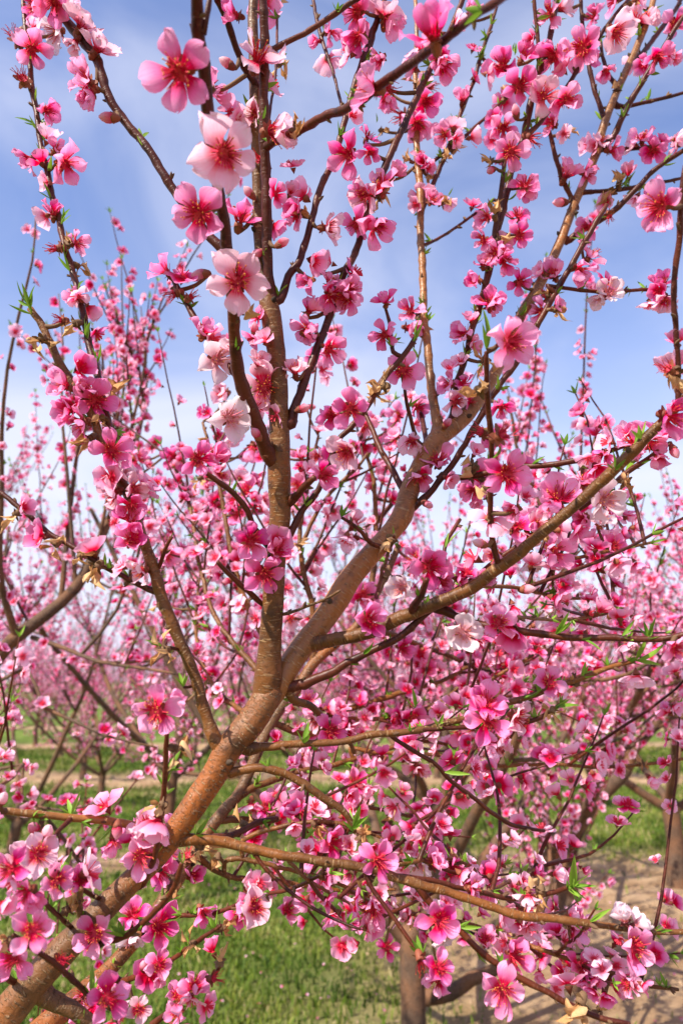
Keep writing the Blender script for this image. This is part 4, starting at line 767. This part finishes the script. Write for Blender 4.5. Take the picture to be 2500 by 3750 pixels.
def grow_tree(seed, base, H, label, limbs=None, nl=5, near=True, group=None, trunk_h=.5, trunk_r=.055, dens=1.2, lean=(0, 0), singles=0, low=.35, branches=7, shoots=6, reach=1.0):
    """an open-centred orchard tree: short trunk, spreading limbs, branches, upright whips full of flowers; limbs = traced world polylines with radii"""
    g = np.random.default_rng(seed); base = np.array(base, float); root = empty('peach_tree', base); inv = Matrix.Translation(-Vector(base))
    tag(root, label, 'tree', group)
    top = base+np.array([lean[0], lean[1], trunk_h])
    c = spline(np.column_stack([np.array([base-[0, 0, .05], base+[0, 0, .08], (base+top)/2+g.normal(0, .015, 3), top]), [trunk_r*1.35, trunk_r*1.1, trunk_r*.95, trunk_r]]), .05)
    a = Acc(); tube(a, c[:, :3], c[:, 3], 12, .08); obj('trunk', a.mesh('trunk', ['bark_far'], inv=inv), root)
    L_ = []
    for l in (limbs or []): L_.append((np.array([p[:3] for p in l]), np.array([p[3] for p in l])))
    az0 = g.uniform(0, 6.28)
    for k in range(nl):
        az = az0+2*math.pi*k/nl+g.normal(0, .2); el = g.uniform(.45, .85); ln = (H-trunk_h)*g.uniform(.72, .92)
        d = np.array([math.cos(az)*math.cos(el), math.sin(az)*math.cos(el), math.sin(el)]); p, r = shoot(g, top-[0, 0, g.uniform(0, .08)], d, ln, trunk_r*.52, .007, .75, .12, 8); L_.append((p, r))
    Fl = []; Tl = []
    for li, (p, r) in enumerate(L_):
        nb = branches[li] if isinstance(branches, (list, tuple)) else branches
        c = spline(np.column_stack([p, r]), .05); a = Acc(); tube(a, c[:, :3], c[:, 3], 10, .07); lo = obj('limb', a.mesh('limb', ['bark_far'], inv=inv), root)
        tw = Acc(); pts = c[:, :3]; m = len(pts)
        if r[0] < .014: flowers_along(g, pts, Fl, .03, .1, .75, .004, Tl)
        for k in range(nb):
            f = g.uniform(low, 1); i = min(int(f*(m-1)), m-2); t = nrm(pts[i+1]-pts[i]); o = g.normal(size=3); o = nrm(o-t*(o@t))
            d = nrm(t*.5+o*.9+np.array([0, 0, .15])); bl = g.uniform(.35, .75)*reach*(1-.35*f); bp, br = shoot(g, pts[i], d, bl, c[i, 3]*.45+.002, .003, .55, .16, 7)
            a = Acc(); tube(a, bp, br, 6, .05); obj('branch', a.mesh('branch', ['bark_far'], inv=inv), root)
            flowers_along(g, bp, Fl, .035/dens, .25, .75, .005, Tl)
            for j in range(shoots):
                i2 = int(g.uniform(1.5, 7)); t2 = nrm(bp[min(i2+1, 7)]-bp[i2-1]); o = g.normal(size=3); o = nrm(o-t2*(o@t2)); d = nrm(t2*.6+o*.6+np.array([0, 0, .6]))
                sp, sr = shoot(g, bp[i2], d, g.uniform(.18, .55)*reach, .0026, .0010, .4, .12, 6); tube(tw, sp, sr, 5 if near else 4, 0); flowers_along(g, sp, Fl, .030/dens, .06, .8, .002, Tl); Tl.append((sp[-1], nrm(sp[-1]-sp[-2])))
        for j in range(3 if nb > 3 else 0):
            i2 = int(g.uniform(.35, .95)*(m-1)); sp, sr = shoot(g, pts[i2], g.normal(0, .35, 3)+[0, 0, 1], g.uniform(.4, .85)*reach, .004, .001, .3, .08, 8); tube(tw, sp, sr, 5, 0); flowers_along(g, sp, Fl, .03/dens, .06, .8, .002, Tl); Tl.append((sp[-1], nrm(sp[-1]-sp[-2])))
        o = obj('twigs', tw.mesh('twigs', ['bark_red'], inv=inv), lo); o['kind'] = 'stuff'
    pos = np.array([f[0] for f in Fl]); nor = np.array([f[1] for f in Fl]); n = len(pos); sc = g.uniform(.48, .95, n); tone = g.uniform(0, .97, n); keep = np.ones(n, bool)
    if singles:
        q = pos-CAM; dd = q@FWD; ok = (dd > .4) & (abs(q@RGT/dd) < .5) & (abs(q@UPV/dd) < .75); order = np.where(ok)[0]; order = order[np.argsort(dd[order])][:singles]
        for i in order: obj('blossom', MIDMESH[int(g.integers(8))], root, inv@mat4(frame_from_z(nor[i], g), pos[i], sc[i]))
        keep[order] = False
    a = Acc(); stamp(a, MID if near else LOW, pos[keep], nor[keep], sc[keep], tone[keep], g); obj('blossoms', a.mesh('blossoms', ['mixed', 'calyx', 'filament'], inv=inv), root)['kind'] = 'stuff'
    a = Acc(); nt = len(Tl); stamp(a, TUFT, np.array([t[0] for t in Tl]), np.array([t[1] for t in Tl]), g.uniform(.6, 1.2, nt), g.uniform(0, .9, nt), g); obj('leaf_tufts', a.mesh('leaf_tufts', ['leaf'], inv=inv), root)['kind'] = 'stuff'
    return root
def LP(spec):
    out = []
    for w in spec.split():
        r, X, Y, wd, D = w.split(','); px, py = u_(int(r), float(X), float(Y)); D = float(D); out.append([*P(px, py, D), float(wd)/K/2*D/2500])
    return out
# left neighbour: its limb enters the frame at the left edge
grow_tree(301, (-1.35, 1.55, 0), 2.45, 'peach tree at the left edge, brown limb slanting up past upright flowering whips', nl=0, singles=300, trunk_h=.55, branches=(10, 0, 3, 1, 2, 0, 0, 0, 2), shoots=5, low=.25, reach=.70,
          limbs=[[[-1.35, 1.55, .55, .036], [-1.1, 1.5, .8, .033]]+LP("5,-30,680,72,1.5 5,60,580,60,1.5 5,140,520,56,1.52 5,280,410,54,1.54 5,350,340,52,1.56 5,400,260,48,1.58 5,450,150,42,1.6 5,490,60,36,1.62 3,560,1050,28,1.66 3,640,800,22,1.7 3,680,560,5,1.75"),
                 LP("5,75,560,34,1.5 5,30,420,32,1.48 5,0,250,28,1.45 3,10,1050,22,1.42 3,10,800,18,1.4 3,35,520,15,1.38 3,90,260,13,1.36 3,150,20,10,1.34 1,165,1000,7,1.33"),
                 LP("5,150,570,24,1.52 5,300,620,20,1.45 5,450,680,18,1.4 5,650,710,15,1.35 5,830,740,10,1.3"),
                 LP("5,280,410,26,1.54 3,330,1100,20,1.6 3,370,850,16,1.62 3,480,560,13,1.66 3,420,300,4,1.7"),
                 [[-1.30, 1.50, .60, .013]]+LP("5,-60,800,20,1.3 5,200,890,17,1.25 5,330,950,15,1.22 5,480,1020,12,1.2 5,720,1075,8,1.18"),
                 LP("5,350,340,20,1.56 3,310,1000,16,1.58 3,285,700,12,1.6 3,290,400,8,1.62 3,270,170,4,1.64"), LP("5,450,150,18,1.6 3,545,850,14,1.62 3,570,520,10,1.63 3,562,220,7,1.64 3,558,-30,3,1.65"),
                 LP("5,490,60,18,1.62 3,610,760,14,1.62 3,665,480,10,1.62 3,648,230,4,1.62"),
                 [[-1.30, 1.50, .50, .013]]+LP("7,-60,20,18,1.25 7,100,150,15,1.2 7,300,200,12,1.18 7,500,140,8,1.15")])
grow_tree(302, (.24, 2.62, 0), 2.65, 'peach tree standing behind the forked limb, dark trunk at the bottom of the picture', nl=4, singles=300, trunk_h=.42, trunk_r=.043, branches=(4, 7, 6, 6, 6, 6), shoots=5, low=.42,
          limbs=[LP("8,330,1060,80,2.45 8,500,1040,66,2.4 8,600,970,60,2.38 8,700,930,54,2.35 8,860,760,42,2.3 8,1000,520,32,2.28 8,1080,250,7,2.25"), LP("8,320,900,80,2.5 8,340,780,60,2.5 8,400,500,48,2.52 8,450,330,42,2.55 8,475,150,38,2.58 6,480,950,30,2.6 6,520,650,22,2.65 6,560,300,6,2.7")])
grow_tree(303, (.98, 3.25, 0), 2.2, 'peach tree at the right edge, thick brown limb leaning right over bare soil', nl=4, singles=300, trunk_h=.55, trunk_r=.05, branches=6, shoots=5, low=.45,
          limbs=[LP("8,930,460,84,3.05 8,990,370,80,3.0 8,1060,270,78,2.95 8,1130,180,74,2.9 8,1300,20,58,2.85 6,1330,1100,50,2.85 6,1420,990,50,2.85 6,1480,900,50,2.85 6,1568,760,46,2.85 6,1640,560,36,2.85 6,1680,300,8,2.85")])
grow_tree(317, (-1.0, 4.3, 0), 3.1, 'peach tree behind the vertical stem, airy pink whips against the pale sky', nl=5, singles=300, trunk_h=.75, trunk_r=.038, branches=6, shoots=6, low=.5)
grow_tree(305, (2.0, 2.7, 0), 1.95, 'low peach tree just beyond the right edge with whips leaning into the picture', nl=5, singles=200, trunk_h=.5, branches=6, shoots=4)
grow_tree(306, (-2.15, 4.9, 0), 2.4, 'peach tree with dark V-shaped trunk standing in grass at lower left', nl=4, near=False, singles=120, trunk_h=.35, trunk_r=.036, branches=7, shoots=6, low=.45)
grow_tree(307, (.55, 4.6, 0), 2.4, 'peach tree in the middle distance behind the dark-trunked tree', nl=5, near=False, singles=100, trunk_h=.5, branches=7, shoots=6)
grow_tree(308, (2.1, 4.7, 0), 2.3, 'peach tree in the middle distance past the right edge soil patch', nl=5, near=False, singles=100, trunk_h=.5, branches=7, shoots=6)
# far rows: two trees, copied
def copy_tree(o, loc, rz, s, label):
    c = o.copy(); COL.objects.link(c); c.location = loc; c.rotation_euler = (0, 0, rz); c.scale = (s, s, s); c['label'] = label
    for ch in o.children:
        d = ch.copy(); COL.objects.link(d); d.parent = c
        for e in ch.children: f = e.copy(); COL.objects.link(f); f.parent = d
    return c
FARL = 'distant peach tree in pink bloom in the far orchard rows'
protos = [grow_tree(400+k, (0, 0, 0), 2.5, FARL, nl=5, near=False, group='peach trees in the far rows', trunk_r=.040, branches=6, shoots=6, dens=.9, low=.14, trunk_h=.42) for k in range(2)]
gf = np.random.default_rng(9); first = [True, True]
for yy in (7.2, 9.5, 11.8, 14.2, 17, 20, 24, 29, 35, 42):
    for xx in np.arange(-.50*yy-1, .50*yy+1.2, 2.3 if yy < 20 else 3.2 if yy < 30 else 4.5):
        k = int(gf.integers(2)); loc = (xx+gf.normal(0, .2), yy+gf.normal(0, .2), 0); rz = gf.uniform(0, 6.28); s = gf.uniform(.88, 1.1)
        if first[k]: first[k] = False; o = protos[k]; o.location = loc; o.rotation_euler = (0, 0, rz); o.scale = (s, s, s)
        else: copy_tree(protos[k], loc, rz, s, FARL)
print('hero open blossoms', n_open, 'objects', len(bpy.data.objects), 'tris', sum(len(m.loops)-2*len(m.polygons) for m in bpy.data.meshes))
